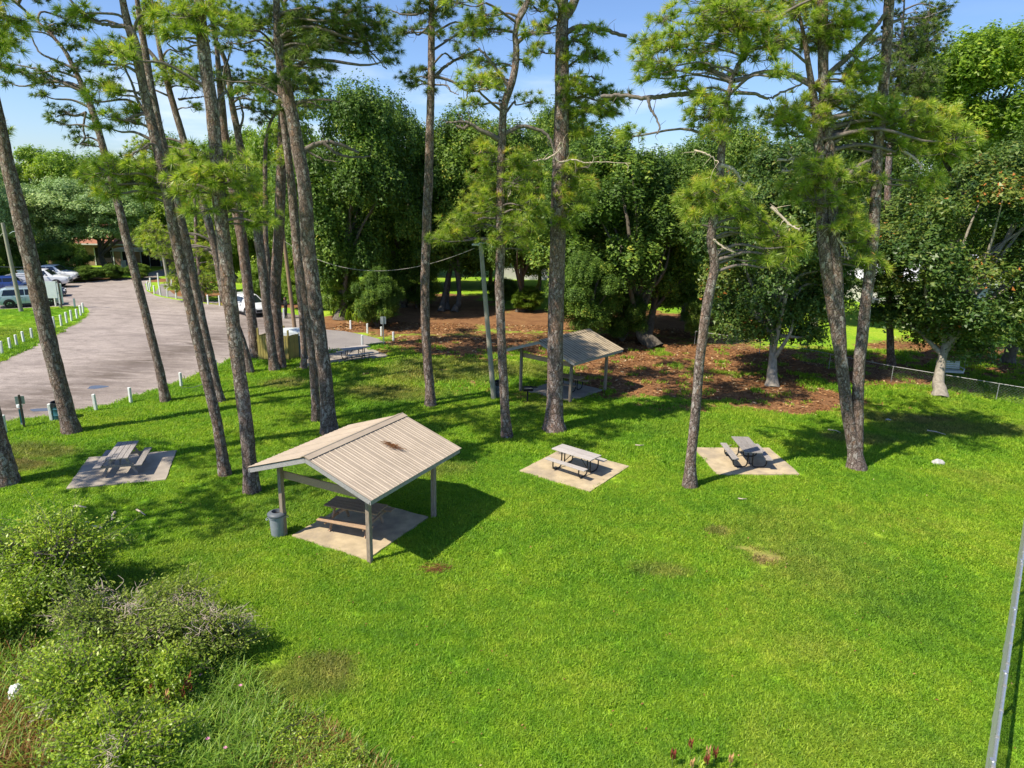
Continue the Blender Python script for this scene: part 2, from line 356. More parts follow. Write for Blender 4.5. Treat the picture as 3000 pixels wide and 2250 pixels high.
MAT['dark_open'] = simple('dark_interior', (.012, .012, .012), .9, 0, .2, 3, rnd=0)
MAT['skin'] = simple('skin', (.42, .24, .17), .6, 0, .05, 6, rnd=0); MAT['black_cloth'] = simple('black_clothing', (.016, .016, .019), .9, 0, .2, 12, rnd=0); MAT['hair'] = simple('dark_hair', (.02, .014, .01), .7, 0, .2, 20, rnd=0)
MAT['pink'] = simple('pink_petals', (.62, .25, .42), .6, 0, .1, 12, rnd=.1); MAT['red_leaf'] = simple('dark_red_leaves', (.20, .045, .028), .5, 0, .35, 12, rnd=.2); MAT['tan_leaf'] = simple('dry_tan_leaves', (.46, .27, .12), .7, 0, .3, 12, rnd=.15)
MAT['bag_white'] = simple('white_plastic', (.80, .81, .82), .5, 0, .06, 9, rnd=0)
# ================================================================ the ground
# blobs: photo point, half-width across and in depth (m), strength
STRAW = [(1450,825,7,4.2,1),(1600,835,5,3.2,1),(1250,745,8,4.5,1),(1010,745,7,5,.8),(900,700,6,4.5,1),(765,702,7,4.2,1),(1740,860,5,3,.8),(1150,690,7,6,.9),
         (1350,790,4.5,3.5,1),(2000,835,6,2.4,.42),(2150,850,5,2.0,.40),(870,800,3.2,2.2,.45),(1600,770,6,5,.75),(1000,830,4,2.2,.42),(440,634,5,2.6,1),(230,604,13,2.0,1),
         (80,600,14,2,1),(660,655,4,3,1),(1150,850,3,2,.4),(1300,850,3.5,2,.5),(1480,880,4,1.3,.5),(1900,880,4,1.2,.3),(560,655,4,3,.9),(1800,790,8,6,.7),(2150,780,9,8,.6),(1450,700,9,8,.8),(960,660,6,8,.7)]
DRY = [(30,1005,1.8,.7,.8),(90,975,2,.8,.6),(620,828,1.4,1,.7),(945,1233,.35,.25,1),(1650,1205,.55,.42,1.3),(1600,1185,.45,.2,1),(1560,1150,.5,.3,.6),(900,1010,2,1,.4),(1190,880,2,1,.4),
       (640,1480,1.4,.6,.5),(700,1440,.9,.5,.6),(1000,800,5,3,.5),(860,850,3,1.6,.5),(2100,930,4,1,.5),(1850,950,2,.9,.6),(1950,905,3,1,.6),(430,1390,.8,.6,.4),(150,1620,1.6,1.6,1.2),(30,1560,1.6,2,1.2),(290,1000,1.0,.4,.3),(1430,1235,.9,.4,.5)]
_S = [(G(a, b)[:2], rx, ry, s) for a, b, rx, ry, s in STRAW]; _D = [(G(a, b)[:2], rx, ry, s) for a, b, rx, ry, s in DRY]
def mask(blobs, x, y, warp=1.0):
    w1 = fbm(x, y, 2.2, 3) - .5; w2 = fbm(x, y, 2.2, 11) - .5; out = np.zeros_like(x, dtype=float)
    for c, rx, ry, s in blobs:
        d = np.hypot((x - c[0]) / rx + w1 * .9 * warp, (y - c[1]) / ry + w2 * .9 * warp)
        out = np.maximum(out, s * np.clip((1.18 - d) / .5, 0, 1))
    return out
def straw_at(x, y): return np.clip(mask(_S, x, y) * (.75 + .6 * fbm(x, y, 1.1, 5)), 0, 1)
def dry_at(x, y): return np.clip(mask(_D, x, y, .8) * (.6 + .8 * fbm(x, y, .7, 8)) + np.clip(fbm(x, y, 5, 21) - .56, 0, 1) * .9, 0, 1)

def in_poly(x, y, P):
    P = np.asarray(P); n = len(P); r = np.zeros(x.shape, bool); j = n - 1
    for i in range(n):
        xi, yi = P[i]; xj, yj = P[j]
        c = ((yi > y) != (yj > y)) & (x < (xj - xi) * (y - yi) / (yj - yi + 1e-12) + xi); r ^= c; j = i
    return r
QP = lambda pts: [tuple(G(a, b)[:2]) for a, b in pts]
ROAD = QP([(-120,940),(0,916),(100,901),(200,882),(250,872),(293,857),(350,839),(400,822),(467,796),(503,779),(600,742),(650,726),(704,712),(700,690),(650,682),(600,673),(540,660),(483,661),
           (467,658.5),(425,653.5),(383,648),(350,642),(333,638),(318,629),(312,614),(330,603),(352,596),(372,590),(384,581),(366,578),(340,584),(293,598.5),(220,605),(143,612),(60,616),(-60,622),(-260,640),(-300,672),(0,668),(60,665),(143,661),(180,661),(192,666),(194,675),(173,694),(143,709),(100,732),(50,757),(0,781),(-120,830)])
PADA = QP([(640,726),(704,712),(744,715.5),(787,724),(827,734.6),(832,741),(787,749),(700,762),(640,775)])
PADB = QP([(640,800),(640,772),(700,764),(790,749),(848,771),(713,789)])
WALK = QP([(335,634),(347,614),(372,611),(376,617),(362,625),(383,640),(430,646),(474,651),(468,656),(425,651),(383,645),(350,639.5)])
POND = [(-11.6,14.2),(-10.35,13.0),(-10.0,12.2),(-9.75,11.3),(-9.3,10.6),(-9.4,9.0),(-14,9.0),(-14,14.2)]
SLABS = [(-4.644,19.933,1.102,3.13,2.90),(2.535,25.155,.949,3.113,3.102),(-14.442,24.148,.32,3.135,3.09),(9.549,26.441,.057,3.286,2.932),(2.86,36.45,.873,3.15,3.0)]
def rect(cx, cy, th, w, l):
    u = np.array([math.cos(th), math.sin(th)]); v = np.array([-u[1], u[0]])
    return [tuple(np.array([cx, cy]) + a * w / 2 * u + b * l / 2 * v) for a, b in ((-1, -1), (1, -1), (1, 1), (-1, 1))]
SLABP = [rect(*s) for s in SLABS]

def grass_cols(t, dry, wpos):
    n1 = t.noise(wpos, .22, 4, .55); n2 = t.noise(wpos, 1.5, 5, .65)
    f = t.math('ADD', t.math('MULTIPLY', n1, .6), t.math('MULTIPLY', n2, .5))
    c = t.ramp(f, [(.36, (.110, .265, .018)), (.48, (.190, .370, .022)), (.60, (.275, .430, .028)), (.76, (.38, .47, .05))])
    return t.mix(dry, c, t.ramp(n2, [(.35, (.16, .125, .05)), (.65, (.33, .26, .10))]))

t = NT('ground_soil_and_grass'); P = t.pos()
g0 = grass_cols(t, t.attr('dry'), P)
fine = t.noise(P, 7.5, 6, .75); g0 = t.mix(.75, g0, t.ramp(fine, [(.28, (.28, .30, .22)), (.5, (.95, .95, .9)), (.72, (1.5, 1.45, 1.2))]), 'MULTIPLY')
sn = t.noise(P, 5, 7, .75); sc2 = t.noise(P, .8, 4)
st = t.mix(.5, t.ramp(sn, [(.3, (.06, .028, .016)), (.48, (.19, .09, .042)), (.62, (.30, .155, .072)), (.78, (.46, .31, .17))]), t.ramp(sc2, [(.3, (.13, .06, .03)), (.6, (.30, .16, .072)), (.8, (.24, .19, .06))]))
sf = t.math('ADD', t.attr('straw'), t.math('MULTIPLY', t.math('SUBTRACT', t.noise(P, 2.6, 5, .7), .5), .9), True)
sf = t.ramp(sf, [(.25, (0, 0, 0)), (.6, (1, 1, 1))])
t.pbr(t.mix(sf, g0, st), .95, 0, .15, t.bump(t.math('ADD', fine, sn), .8, .05)); MAT['ground'] = t.m

def nonuni(a, b, step, far):
    r = list(np.arange(a, b + 1e-6, step)); s = step
    while r[-1] < far: s *= 1.35; r.append(r[-1] + s)
    s = step
    while r[0] > -far: s *= 1.35; r.insert(0, r[0] - s)
    return np.array(r)
gx = nonuni(-62, 46, .5, 1500); gy = nonuni(4, 84, .5, 1500)
XX, YY = np.meshgrid(gx, gy); V = np.stack([XX.ravel(), YY.ravel(), np.zeros(XX.size)], 1)
nx, ny = len(gx), len(gy); ii = np.arange(nx * ny).reshape(ny, nx)
F = np.stack([ii[:-1, :-1].ravel(), ii[:-1, 1:].ravel(), ii[1:, 1:].ravel(), ii[1:, :-1].ravel()], 1)
me = np_mesh('ground', V, F, {'straw': straw_at(V[:, 0], V[:, 1]), 'dry': dry_at(V[:, 0], V[:, 1])})
tag(link('ground', me, MAT['ground']), kind='structure')

def sheet(name, poly, z, mat, jag=0.0, sub=.6):
    """flat sheet from an outline, its edge wandering a little"""
    pts = []; n = len(poly)
    for i in range(n):
        a = np.array(poly[i]); b = np.array(poly[(i + 1) % n]); L = np.hypot(*(b - a)); k = max(1, int(L / sub))
        for j in range(k): pts.append(a + (b - a) * j / k)
    P = np.array(pts); P = P + jag * np.stack([fbm(P[:, 0], P[:, 1], 1.6, 4) - .5, fbm(P[:, 0], P[:, 1], 1.6, 14) - .5], 1) * 1.6
    tri = tessellate_polygon([[Vector((p[0], p[1], 0)) for p in P]])
    fs = []
    for a, b, c in tri:
        ar = (P[b] - P[a])[0] * (P[c] - P[a])[1] - (P[b] - P[a])[1] * (P[c] - P[a])[0]
        if abs(ar) > 1e-7: fs.append((a, b, c) if ar > 0 else (a, c, b))
    me = bpy.data.meshes.new(name); me.from_pydata([(p[0], p[1], z) for p in P], [], fs); me.update()
    return tag(link(name, me, mat), kind='structure')

t = NT('pale_gravel_road'); P = t.pos()
base = t.mix(.5, t.ramp(t.noise(P, .35, 5, .6), [(.35, (.25, .205, .18)), (.65, (.36, .30, .265))]), t.ramp(t.noise(P, 14, 6, .8), [(.3, (.13, .11, .10)), (.5, (.32, .28, .265)), (.7, (.60, .55, .53))]))
streak = t.noise(t.mapping(P, (.25, .9, 1)), .8, 6, .65, 1.5)
# damp, worn band along the near edge
sep = t.n('ShaderNodeSeparateXYZ'); t.l(P, sep.inputs[0])
_a = G(30, 880); _b = G(480, 725); _d = (_b - _a) / np.hypot(*(_b - _a)[:2]); _n = (-_d[1], _d[0])
off = t.math('ADD', t.math('MULTIPLY', sep.outputs[0], float(_n[0])), t.math('MULTIPLY', sep.outputs[1], float(_n[1])))
off = t.math('ABSOLUTE', t.math('SUBTRACT', off, float(_n[0] * _a[0] + _n[1] * _a[1])))
band = t.n('ShaderNodeMapRange'); band.inputs['From Min'].default_value = 4.2; band.inputs['From Max'].default_value = .3; t.l(off, band.inputs['Value'])
wet = t.math('MULTIPLY', band.outputs[0], t.ramp(streak, [(.34, (0, 0, 0)), (.54, (1, 1, 1))]))
base = t.mix(t.math('MULTIPLY', wet, .85), base, (.115, .09, .075))
mid = t.noise(t.mapping(P, (.55, 1.2, 1)), 1.7, 6, .8, .8); base = t.mix(.8, base, t.ramp(mid, [(.30, (.52, .50, .48)), (.5, (1, 1, 1)), (.68, (1.28, 1.27, 1.26))]), 'MULTIPLY')
faint = t.ramp(t.noise(t.mapping(P, (.16, .5, 1)), .7, 6, .6, 2), [(.5, (0, 0, 0)), (.68, (1, 1, 1))])
base = t.mix(t.math('MULTIPLY', faint, .6), base, (.17, .14, .13))
t.pbr(base, .9, 0, .25, t.bump(t.noise(P, 11, 6, .8), .6, .03)); MAT['road'] = t.m
t = NT('dark_asphalt'); P = t.pos()
t.pbr(t.mix(.5, t.ramp(t.noise(P, .6, 5), [(.3, (.19, .17, .165)), (.7, (.30, .275, .26))]), t.ramp(t.noise(P, 20, 5, .8), [(.3, (.13, .12, .12)), (.7, (.36, .33, .32))])), .9, 0, .25, t.bump(t.noise(P, 16, 5, .8), .4, .02)); MAT['asphalt'] = t.m
t = NT('pond_water'); P = t.pos()
t.pbr(t.ramp(t.noise(P, .9, 4), [(.3, (.05, .045, .04)), (.7, (.10, .09, .075))]), .08, 0, .5, t.bump(t.noise(P, 5, 4), .15, .02)); MAT['water'] = t.m
t = NT('puddle_water'); t.pbr((.09, .085, .08), .03, 0, .9); MAT['puddle'] = t.m

sheet('road', ROAD, .004, MAT['road'], .22)
sheet('parking_pavement', PADA, .012, MAT['asphalt'], .06)
sheet('path', WALK, .010, MAT['asphalt'], .1)
sheet('pond_water', POND, .006, MAT['water'], .25)
for i, (qx, qy, rx, ry) in enumerate([(98.5, 885, .62, .20), (209, 836.5, .45, .24), (288, 823, .5, .2), (397, 780, .35, .12)]):
    c = G(qx, qy); pts = [(c[0] + math.cos(a) * rx * (1 + .25 * math.sin(3 * a + i)), c[1] + math.sin(a) * ry * (1 + .2 * math.cos(2 * a + i)) * 1.6 + .25 * math.cos(a) * rx) for a in np.linspace(0, 2 * math.pi, 18, endpoint=False)]
    if i < 2: sheet('puddle_water', pts, .009, MAT['puddle'])

def slab(name, c, th, w, l, h, mat, kind='structure'):
    bm = bmesh.new(); n = 14; loop = []
    for a, b in (((-1, -1), (1, -1)), ((1, -1), (1, 1)), ((1, 1), (-1, 1)), ((-1, 1), (-1, -1))):
        for k in range(n):
            s = k / n; x = (a[0] + (b[0] - a[0]) * s) * w / 2; y = (a[1] + (b[1] - a[1]) * s) * l / 2
            j = .035 * (random.random() - .5) if k else 0.0
            loop.append((x + (j if a[0] == b[0] else 0), y + (j if a[1] == b[1] else 0)))
    top = [bm.verts.new((x, y, h)) for x, y in loop]; bot = [bm.verts.new((x * 1.004, y * 1.004, -.06)) for x, y in loop]
    bm.faces.new(top)
    for i in range(len(loop)): bm.faces.new((top[i - 1], bot[i - 1], bot[i], top[i]))
    bmesh.ops.recalc_face_normals(bm, faces=bm.faces)
    me = bpy.data.meshes.new(name); bm.to_mesh(me); bm.free()
    return tag(link(name, me, mat, loc=(c[0], c[1], 0), rz=th), kind=kind)
for i, (cx, cy_, th, w, l) in enumerate(SLABS): slab('concrete_pavement', (cx, cy_), th, w, l, .05, MAT['concrete' if i in (0, 1, 3) else 'concrete_grey'])  # left pad's grey is its shade put into the concrete colour
sheet('picnic_pavement', PADB, .014, MAT['concrete_grey'], .05)
# kerb stone along the end of the parking bay
a = G(700, 763, .0); b = G(832, 741, 0); kb = MB(); kb.bar((a[0], a[1], .05), (b[0], b[1], .05), .14, .12, bev=.015); tag(kb.build('kerb', MAT['concrete_grey']), kind='structure')

# ================================================================ mown grass: tufts set out over the lawn
def tuft_mesh(name, nb, rad, hmin, hmax, wd, lean, seed):
    r = np.random.default_rng(seed); a = r.uniform(0, 2 * np.pi, nb); d = rad * np.sqrt(r.uniform(0, 1, nb))
    B = np.stack([d * np.cos(a), d * np.sin(a), np.full(nb, -.01)], 1)
    h = r.uniform(hmin, hmax, nb); az = r.uniform(0, 2 * np.pi, nb); ln = r.uniform(.25, lean, nb) * h
    D = np.stack([np.cos(az), np.sin(az), np.zeros(nb)], 1); S = np.stack([-np.sin(az), np.cos(az), np.zeros(nb)], 1) * (wd * r.uniform(.7, 1.3, nb))[:, None]
    mid = B + D * (ln * .35)[:, None]; mid[:, 2] += h * .62; tip = B + D * ln[:, None]; tip[:, 2] += h * r.uniform(.75, 1.0, nb)
    V = np.concatenate([B - S * .5, B + S * .5, mid - S * .42, mid + S * .42, tip]); i = np.arange(nb)
    F = np.concatenate([np.stack([i, i + nb, i + 3 * nb], 1), np.stack([i, i + 3 * nb, i + 2 * nb], 1), np.stack([i + 2 * nb, i + 3 * nb, i + 4 * nb], 1)])
    tv = np.clip(r.normal(.5, .22, nb), 0, 1)
    return np_mesh(name, V, F, {'tint': np.tile(tv, 5)})
t = NT('grass_blades'); P = t.pos()
c = grass_cols(t, t.attr('dry', 'INSTANCER'), P)
c = t.mix(.85, c, t.ramp(t.attr('tint'), [(0, (.36, .45, .35)), (.5, (1.0, 1.0, 1.0)), (1, (1.9, 1.6, 1.9))]), 'MULTIPLY')
p = t.pbr(c, .55, 0, .25); tr = t.n('ShaderNodeBsdfTranslucent'); t.l(t.mix(1.0, c, (1.2, 1.3, .7), 'MULTIPLY'), tr.inputs['Color'])
ms = t.n('ShaderNodeMixShader'); ms.inputs[0].default_value = .45; t.l(p.outputs[0], ms.inputs[1]); t.l(tr.outputs[0], ms.inputs[2]); t.l(ms.outputs[0], t.out.inputs['Surface']); MAT['blades'] = t.m

def scatter(name, pts, scale, proto_me, mat, dry=None):
    """one object: the points carry the tufts"""
    proto_me.materials.append(mat); proto = bpy.data.objects.new(name + '_tuft', proto_me)      # lives only as the tuft the node group repeats
    me = bpy.data.meshes.new(name); me.vertices.add(len(pts)); me.vertices.foreach_set('co', np.asarray(pts, np.float32).ravel())
    for an, v in (('scl', scale), ('spin', rng.uniform(0, 6.283, len(pts))), ('dry', dry if dry is not None else np.zeros(len(pts)))):
        at = me.attributes.new(an, 'FLOAT', 'POINT'); at.data.foreach_set('value', np.asarray(v, np.float32))
    me.update(); o = link(name, me, mat)
    ng = bpy.data.node_groups.new(name + '_spread', 'GeometryNodeTree')
    ng.interface.new_socket('Geometry', in_out='INPUT', socket_type='NodeSocketGeometry'); ng.interface.new_socket('Geometry', in_out='OUTPUT', socket_type='NodeSocketGeometry')
    N = ng.nodes.new; i = N('NodeGroupInput'); ou = N('NodeGroupOutput'); ip = N('GeometryNodeInstanceOnPoints'); oi = N('GeometryNodeObjectInfo'); oi.inputs['Object'].default_value = proto
    a1 = N('GeometryNodeInputNamedAttribute'); a1.data_type = 'FLOAT'; a1.inputs['Name'].default_value = 'scl'
    a2 = N('GeometryNodeInputNamedAttribute'); a2.data_type = 'FLOAT'; a2.inputs['Name'].default_value = 'spin'
    cx = N('ShaderNodeCombineXYZ'); L = ng.links.new
    L(i.outputs[0], ip.inputs['Points']); L(oi.outputs['Geometry'], ip.inputs['Instance']); L(a2.outputs['Attribute'], cx.inputs['Z']); L(cx.outputs[0], ip.inputs['Rotation'])
    L(a1.outputs['Attribute'], ip.inputs['Scale']); L(ip.outputs[0], ou.inputs[0])
    md = o.modifiers.new('spread', 'NODES'); md.node_group = ng
    return tag(o, kind='stuff')

def lawn_points(y0, y1, dens):
    n = int(dens * 1.7 * (y1 * y1 - y0 * y0) * .5 + dens * 6 * (y1 - y0))
    y = np.sqrt(rng.uniform(y0 * y0, y1 * y1, n)); x = rng.uniform(-1, 1, n) * (.80 * y + 3.5); return x, y
xs, ys, ss = [], [], []
for y0, y1, dens, s in ((8.5, 17, 95, 1.0), (17, 26, 62, 1.15), (26, 36, 34, 1.5), (36, 49, 17, 2.1)):
    x, y = lawn_points(y0, y1, dens); xs.append(x); ys.append(y); ss.append(np.full(len(x), s) * rng.uniform(.75, 1.25, len(x)))
x = np.concatenate(xs); y = np.concatenate(ys); s = np.concatenate(ss)
keep = ~in_poly(x, y, ROAD) & ~in_poly(x, y, PADA) & ~in_poly(x, y, PADB) & ~in_poly(x, y, POND)
for q in SLABS: keep &= ~in_poly(x, y, rect(q[0], q[1], q[2], q[3] + .10, q[4] + .10))
sm = straw_at(x, y) + .4 * (fbm(x, y, .9, 31) - .5); keep &= rng.uniform(0, 1, len(x)) > np.clip((sm - .15) * 1.9, 0, .97)
bare = mask([b for b, d in zip(_D, DRY) if d[4] >= 1], x, y, .8); keep &= rng.uniform(0, 1, len(x)) > np.clip(bare * 1.1, 0, .95)
x, y, s = x[keep], y[keep], s[keep]
lush = fbm(x, y, 1.6, 41); s = s * (.62 + .85 * lush)
for q in SLABS[:4]:   # longer, unmown fringe round the concrete pads
    u = np.array([math.cos(q[2]), math.sin(q[2])]); dx = x - q[0]; dy = y - q[1]; a = np.abs(dx * u[0] + dy * u[1]) - q[3] / 2; b = np.abs(-dx * u[1] + dy * u[0]) - q[4] / 2
    s = np.where((np.maximum(a, b) < .28), s * .72, s)
scatter('lawn_grass', np.stack([x, y, np.zeros(len(x))], 1), s, tuft_mesh('grass_tuft', 46, .165, .04, .105, .017, 1.2, 3), MAT['blades'], dry_at(x, y))
N_LAWN = len(x)
# grass island left of the road, far lawns: shorter count, larger tufts
xi = rng.uniform(-60, -24, 16000); yi = rng.uniform(36, 62, 16000); k = in_poly(xi, yi, QP([(-200,830),(0,783),(50,759),(100,734),(143,711),(173,696),(192,676),(180,663),(143,663),(60,667),(-200,675)])); xi, yi = xi[k], yi[k]
scatter('island_grass', np.stack([xi, yi, np.zeros(len(xi))], 1), rng.uniform(1.0, 1.5, len(xi)), tuft_mesh('island_tuft', 60, .16, .03, .07, .014, 1.1, 5), MAT['blades'], dry_at(xi, yi) * .5)

# fallen leaves and pine straw lying on the ground
n = 60000; x = rng.uniform(-14, 34, n); y = rng.uniform(27, 56, n); k = (straw_at(x, y) > rng.uniform(.25, 1.1, n)) & (np.abs(x) < .8 * y + 3) & ~in_poly(x, y, ROAD) & ~in_poly(x, y, PADA) & ~in_poly(x, y, SLABP[4])
x, y = x[k], y[k]
x2 = rng.uniform(-12, 20, 700); y2 = rng.uniform(10, 32, 700)
x = np.concatenate([x, x2]); y = np.concatenate([y, y2]); n = len(x); L = rng.uniform(.06, .15, n); L[-700:] *= .28
az = rng.uniform(0, 6.283, n); T = np.stack([np.cos(az), np.sin(az), rng.uniform(-.25, .45, n)], 1); W = np.stack([-np.sin(az), np.cos(az), rng.uniform(-.5, .5, n)], 1) * .45
C = np.stack([x, y, np.full(n, .03)], 1); C[-700:, 2] = .07
V = np.concatenate([C - T * L[:, None], C + W * L[:, None], C + T * L[:, None], C - W * L[:, None]]); i = np.arange(n); F = np.stack([i, i + n, i + 2 * n, i + 3 * n], 1)
tag(link('fallen_leaves', np_mesh('fallen_leaves', V, F, {'tint': np.tile(np.clip(rng.normal(.5, .25, n), 0, 1), 4)}), MAT['straw']), kind='stuff')
# ================================================================ picnic shelters
def make_shelter(label, roofmat):
    w, l = 3.285, 3.298; o1, o2 = .616, .635; He, Hr = 2.347, 3.119
    hu = w / 2 + o2; hv = l / 2 + o1; sl = math.atan2(Hr - He, hv)
    root = empty('picnic_shelter', (0, 0, 0)); tag(root, label, 'shelter', 'gable roofed picnic shelters')
    zb = lambda v: Hr - (Hr - He) * abs(v) / hv           # underside line of the metal at v
    for sx in (-1, 1):
        for sy in (-1, 1):
            m = MB(); top = zb(l / 2) - .06; m.box((sx * w / 2, sy * l / 2, top / 2 - .03), (.135, .135, top + .06), bev=.008); m.build('post', MAT['post_wood'], root)
    for sx in (-1, 1):
        m = MB(); m.box((sx * w / 2 + sx * -.098, 0, 1.99), (.05, l + .10, .24), bev=.006); m.build('tie_beam', MAT['wood_brown'], root)
    for sy in (-1, 1):
        m = MB(); m.box((0, sy * (l / 2 - .0), zb(l / 2) - .115), (2 * hu - .18, .09, .09)); m.build('eave_beam', MAT['post_wood'], root)
        m = MB(); m.box((0, sy * (hv - .022), He - .10), (2 * hu, .035, .13), bev=.004); m.build('eave_fascia', MAT['fascia'], root)
        for sx in (-1, 1):
            a = (sx * (hu - .02), 0, Hr - .105); b = (sx * (hu - .02), sy * (hv - .045), He + (Hr - He) * .045 / hv - .105)
            m = MB(); m.bar(a, b, .035, .15, bev=.004); m.build('gable_fascia', MAT['fascia'], root)
        for k in range(5):
            u = -1.64 + 3.28 * k / 4
            m = MB(); m.bar((u, sy * .02, Hr - .10), (u, sy * (hv - .07), zb(hv - .07) - .10), .045, .10); m.build('rafter', MAT['wood_brown'], root)
        # corrugated sheets: five per slope, four ribs each
        n = 5; pw = 2 * (hu + .03) / n
        prof = []
        for k in range(4):
            x0 = pw * (k + .5) / 4
            prof += [(x0 - .024, 0), (x0 - .012, .011), (x0 + .012, .011), (x0 + .024, 0)]
            if k < 3: prof += [(x0 + pw / 8 - .004, 0), (x0 + pw / 8, .006), (x0 + pw / 8 + .004, 0)]
        prof = [(0, 0)] + prof + [(pw + .004, 0)]
        ns = 5; v0, v1 = .015, hv + .035
        vs = []; fs = []
        for j in range(ns):
            v = v0 + (v1 - v0) * j / (ns - 1); z = Hr - (Hr - He) * v / hv
            for x, hz in prof: vs.append((x, sy * (v + hz * math.sin(sl)), z + hz * math.cos(sl) + .002))
        q = len(prof)
        for j in range(ns - 1):
            for i in range(q - 1):
                f = (j * q + i, j * q + i + 1, (j + 1) * q + i + 1, (j + 1) * q + i); fs.append(f if sy < 0 else f[::-1])
        mb = MB(); mb.add(vs, fs)
        me = mb.mesh('roof_panel')
        for k in range(n):
            o = link('roof_panel', me, MAT[roofmat], root, (-hu - .03 + k * pw, 0, 0))
        m = MB(); m.bar((-hu - .035, sy * .10, Hr - .034 + .032), (hu + .035, sy * .10, Hr - .034 + .032), .20, .005, up=(0, sy * math.sin(sl), math.cos(sl))); m.build('ridge_cap', MAT[roofmat], root)
    m = MB(); m.tube([(-hu - .035, 0, Hr + .032), (hu + .035, 0, Hr + .032)], .018, 6); m.build('ridge_roll', MAT[roofmat], root)
    return root
sh1 = make_shelter('tan metal roofed picnic shelter over a brown timber table on the open lawn', 'roof'); sh1.location = (-4.677, 19.982, 0); sh1.rotation_euler.z = 1.101
sh2 = make_shelter('stained metal roofed picnic shelter among brown leaf litter beside a black grill', 'roof_old'); sh2.location = (2.793, 36.45, 0); sh2.rotation_euler.z = .873

# clump of pine twig and straw lying on the near roof
M1 = Matrix.Translation(sh1.location) @ Matrix.Rotation(1.101, 4, 'Z')
def straw_clump(name, M, n, lx, ly, lab, mat, seed):
    r = np.random.default_rng(seed); m = MB()
    for i in range(n):
        c = r.normal(0, 1, 2) * (lx * .38, ly * .38); a = r.normal(0, .6); L = r.uniform(.08, .24)
        p0 = M @ Vector((c[0] - math.cos(a) * L / 2, c[1] - math.sin(a) * L / 2, .03 + r.uniform(0, .05))); p1 = M @ Vector((c[0] + math.cos(a) * L / 2, c[1] + math.sin(a) * L / 2, .03 + r.uniform(0, .07)))
        m.tube([p0, (p0 + p1) / 2 + Vector((0, 0, .015)), p1], [.005, .006, .002], 3, cap=False)
    o = m.build(name, mat); return tag(o, lab, 'pine straw')
_sl = math.atan2(.772, 2.265)
MAT['strawstick'] = simple('brown_pine_straw', (.20, .085, .03), .9, 0, .5, 25, rnd=0, world=True)
straw_clump('pine_straw_clump', M1 @ Matrix.Translation((.33, -1.03, 3.119 - .772 * 1.03 / 2.265 + .01)) @ Matrix.Rotation(_sl, 4, 'X') @ Matrix.Rotation(-1.25, 4, 'Z'), 110, .42, .12, 'brown clump of fallen pine twigs lying on the near shelter roof', MAT['strawstick'], 4)
g = G(944, 1234); straw_clump('pine_straw_clump', Matrix.Translation((g[0], g[1], .03)), 110, .5, .35, 'small brown heap of pine straw on the lawn below the shelter shadow', MAT['strawstick'], 5)

# ================================================================ picnic tables
def plank(root, c, d, mat, name='plank', bev=.006):
    m = MB(); m.box((0, 0, 0), d, bev=bev); o = m.build(name, mat, root, loc=c); return o
def table_timber(label, mat, ntop, nbench, rot, loc):
    root = empty('picnic_table', (loc[0], loc[1], loc[2]), rot, label, 'picnic table', 'picnic tables')
    W = .74; pw = W / ntop
    m = MB(); m.box((0, 0, 0), (1.86, pw - .012, .04), bev=.006); me = m.mesh('plank')
    for k in range(ntop): link('plank', me, mat, root, (random.uniform(-.008, .008), -W / 2 + pw * (k + .5), .74))
    bw = .27 / nbench; m = MB(); m.box((0, 0, 0), (1.86, bw - .010, .04), bev=.006); mb = m.mesh('bench_plank')
    for s in (-1, 1):
        for k in range(nbench): link('bench_plank', mb, mat, root, (0, s * (.53 + bw * (k + .5)), .44))
    for sx in (-1, 1):
        for sy in (-1, 1):
            m = MB(); m.bar((sx * .62, sy * .20, .71), (sx * .62, sy * .56, .01), .042, .09); m.build('leg', mat, root)
        m = MB(); m.box((sx * .665, 0, .375), (.042, 1.50, .09)); m.build('bench_support', mat, root)
        m = MB(); m.box((sx * .665, 0, .69), (.042, .68, .06)); m.build('top_cleat', mat, root)
        m = MB(); m.bar((sx * .62, 0, .39), (sx * .18, 0, .70), .042, .08); m.build('brace', mat, root)
    return root
def table_frame(label, mat, ntop, rot, loc):
    root = empty('picnic_table', (loc[0], loc[1], loc[2]), rot, label, 'picnic table', 'picnic tables')
    W = .72; pw = W / ntop
    m = MB(); m.box((0, 0, 0), (1.83, pw - .006, .042), bev=.006); me = m.mesh('plank')
    for k in range(ntop): link('plank', me, mat, root, (random.uniform(-.006, .006), -W / 2 + pw * (k + .5), .745))
    m = MB(); m.box((0, 0, 0), (1.83, .255, .042), bev=.006); mb = m.mesh('bench_plank')
    for s in (-1, 1): link('bench_plank', mb, mat, root, (0, s * .66, .45))
    for sx in (-1, 1):
        for s in (-1, 1):
            x = sx * .60; pts = [(x, s * .10, .715), (x, s * .10, .20), (x, s * .115, .11), (x, s * .16, .055), (x, s * .24, .032), (x, s * .46, .032), (x, s * .56, .05), (x, s * .63, .11), (x, s * .66, .20), (x, s * .66, .425)]
            m = MB(); m.tube(pts, .026, 8); m.build('frame_tube', MAT['black_metal'], root, smooth=True)
        m = MB(); m.tube([(sx * .60, 0, .16), (sx * .12, 0, .70)], .016, 6); m.tube([(sx * .60, -.10, .16), (sx * .60, .10, .16)], .016, 6); m.build('brace', MAT['black_metal'], root)
        m = MB(); m.box((sx * .60, 0, .708), (.05, .62, .03)); m.build('top_rail', MAT['black_metal'], root)
    return root
table_timber('weathered grey wooden A-frame picnic table on the left concrete pad', MAT['wood_grey'], 4, 1, 1.860, (-14.426, 24.074, .05))
table_timber('brown timber picnic table under the near shelter roof', MAT['wood_brown'], 4, 1, -.317, (-4.792, 19.839, .05))
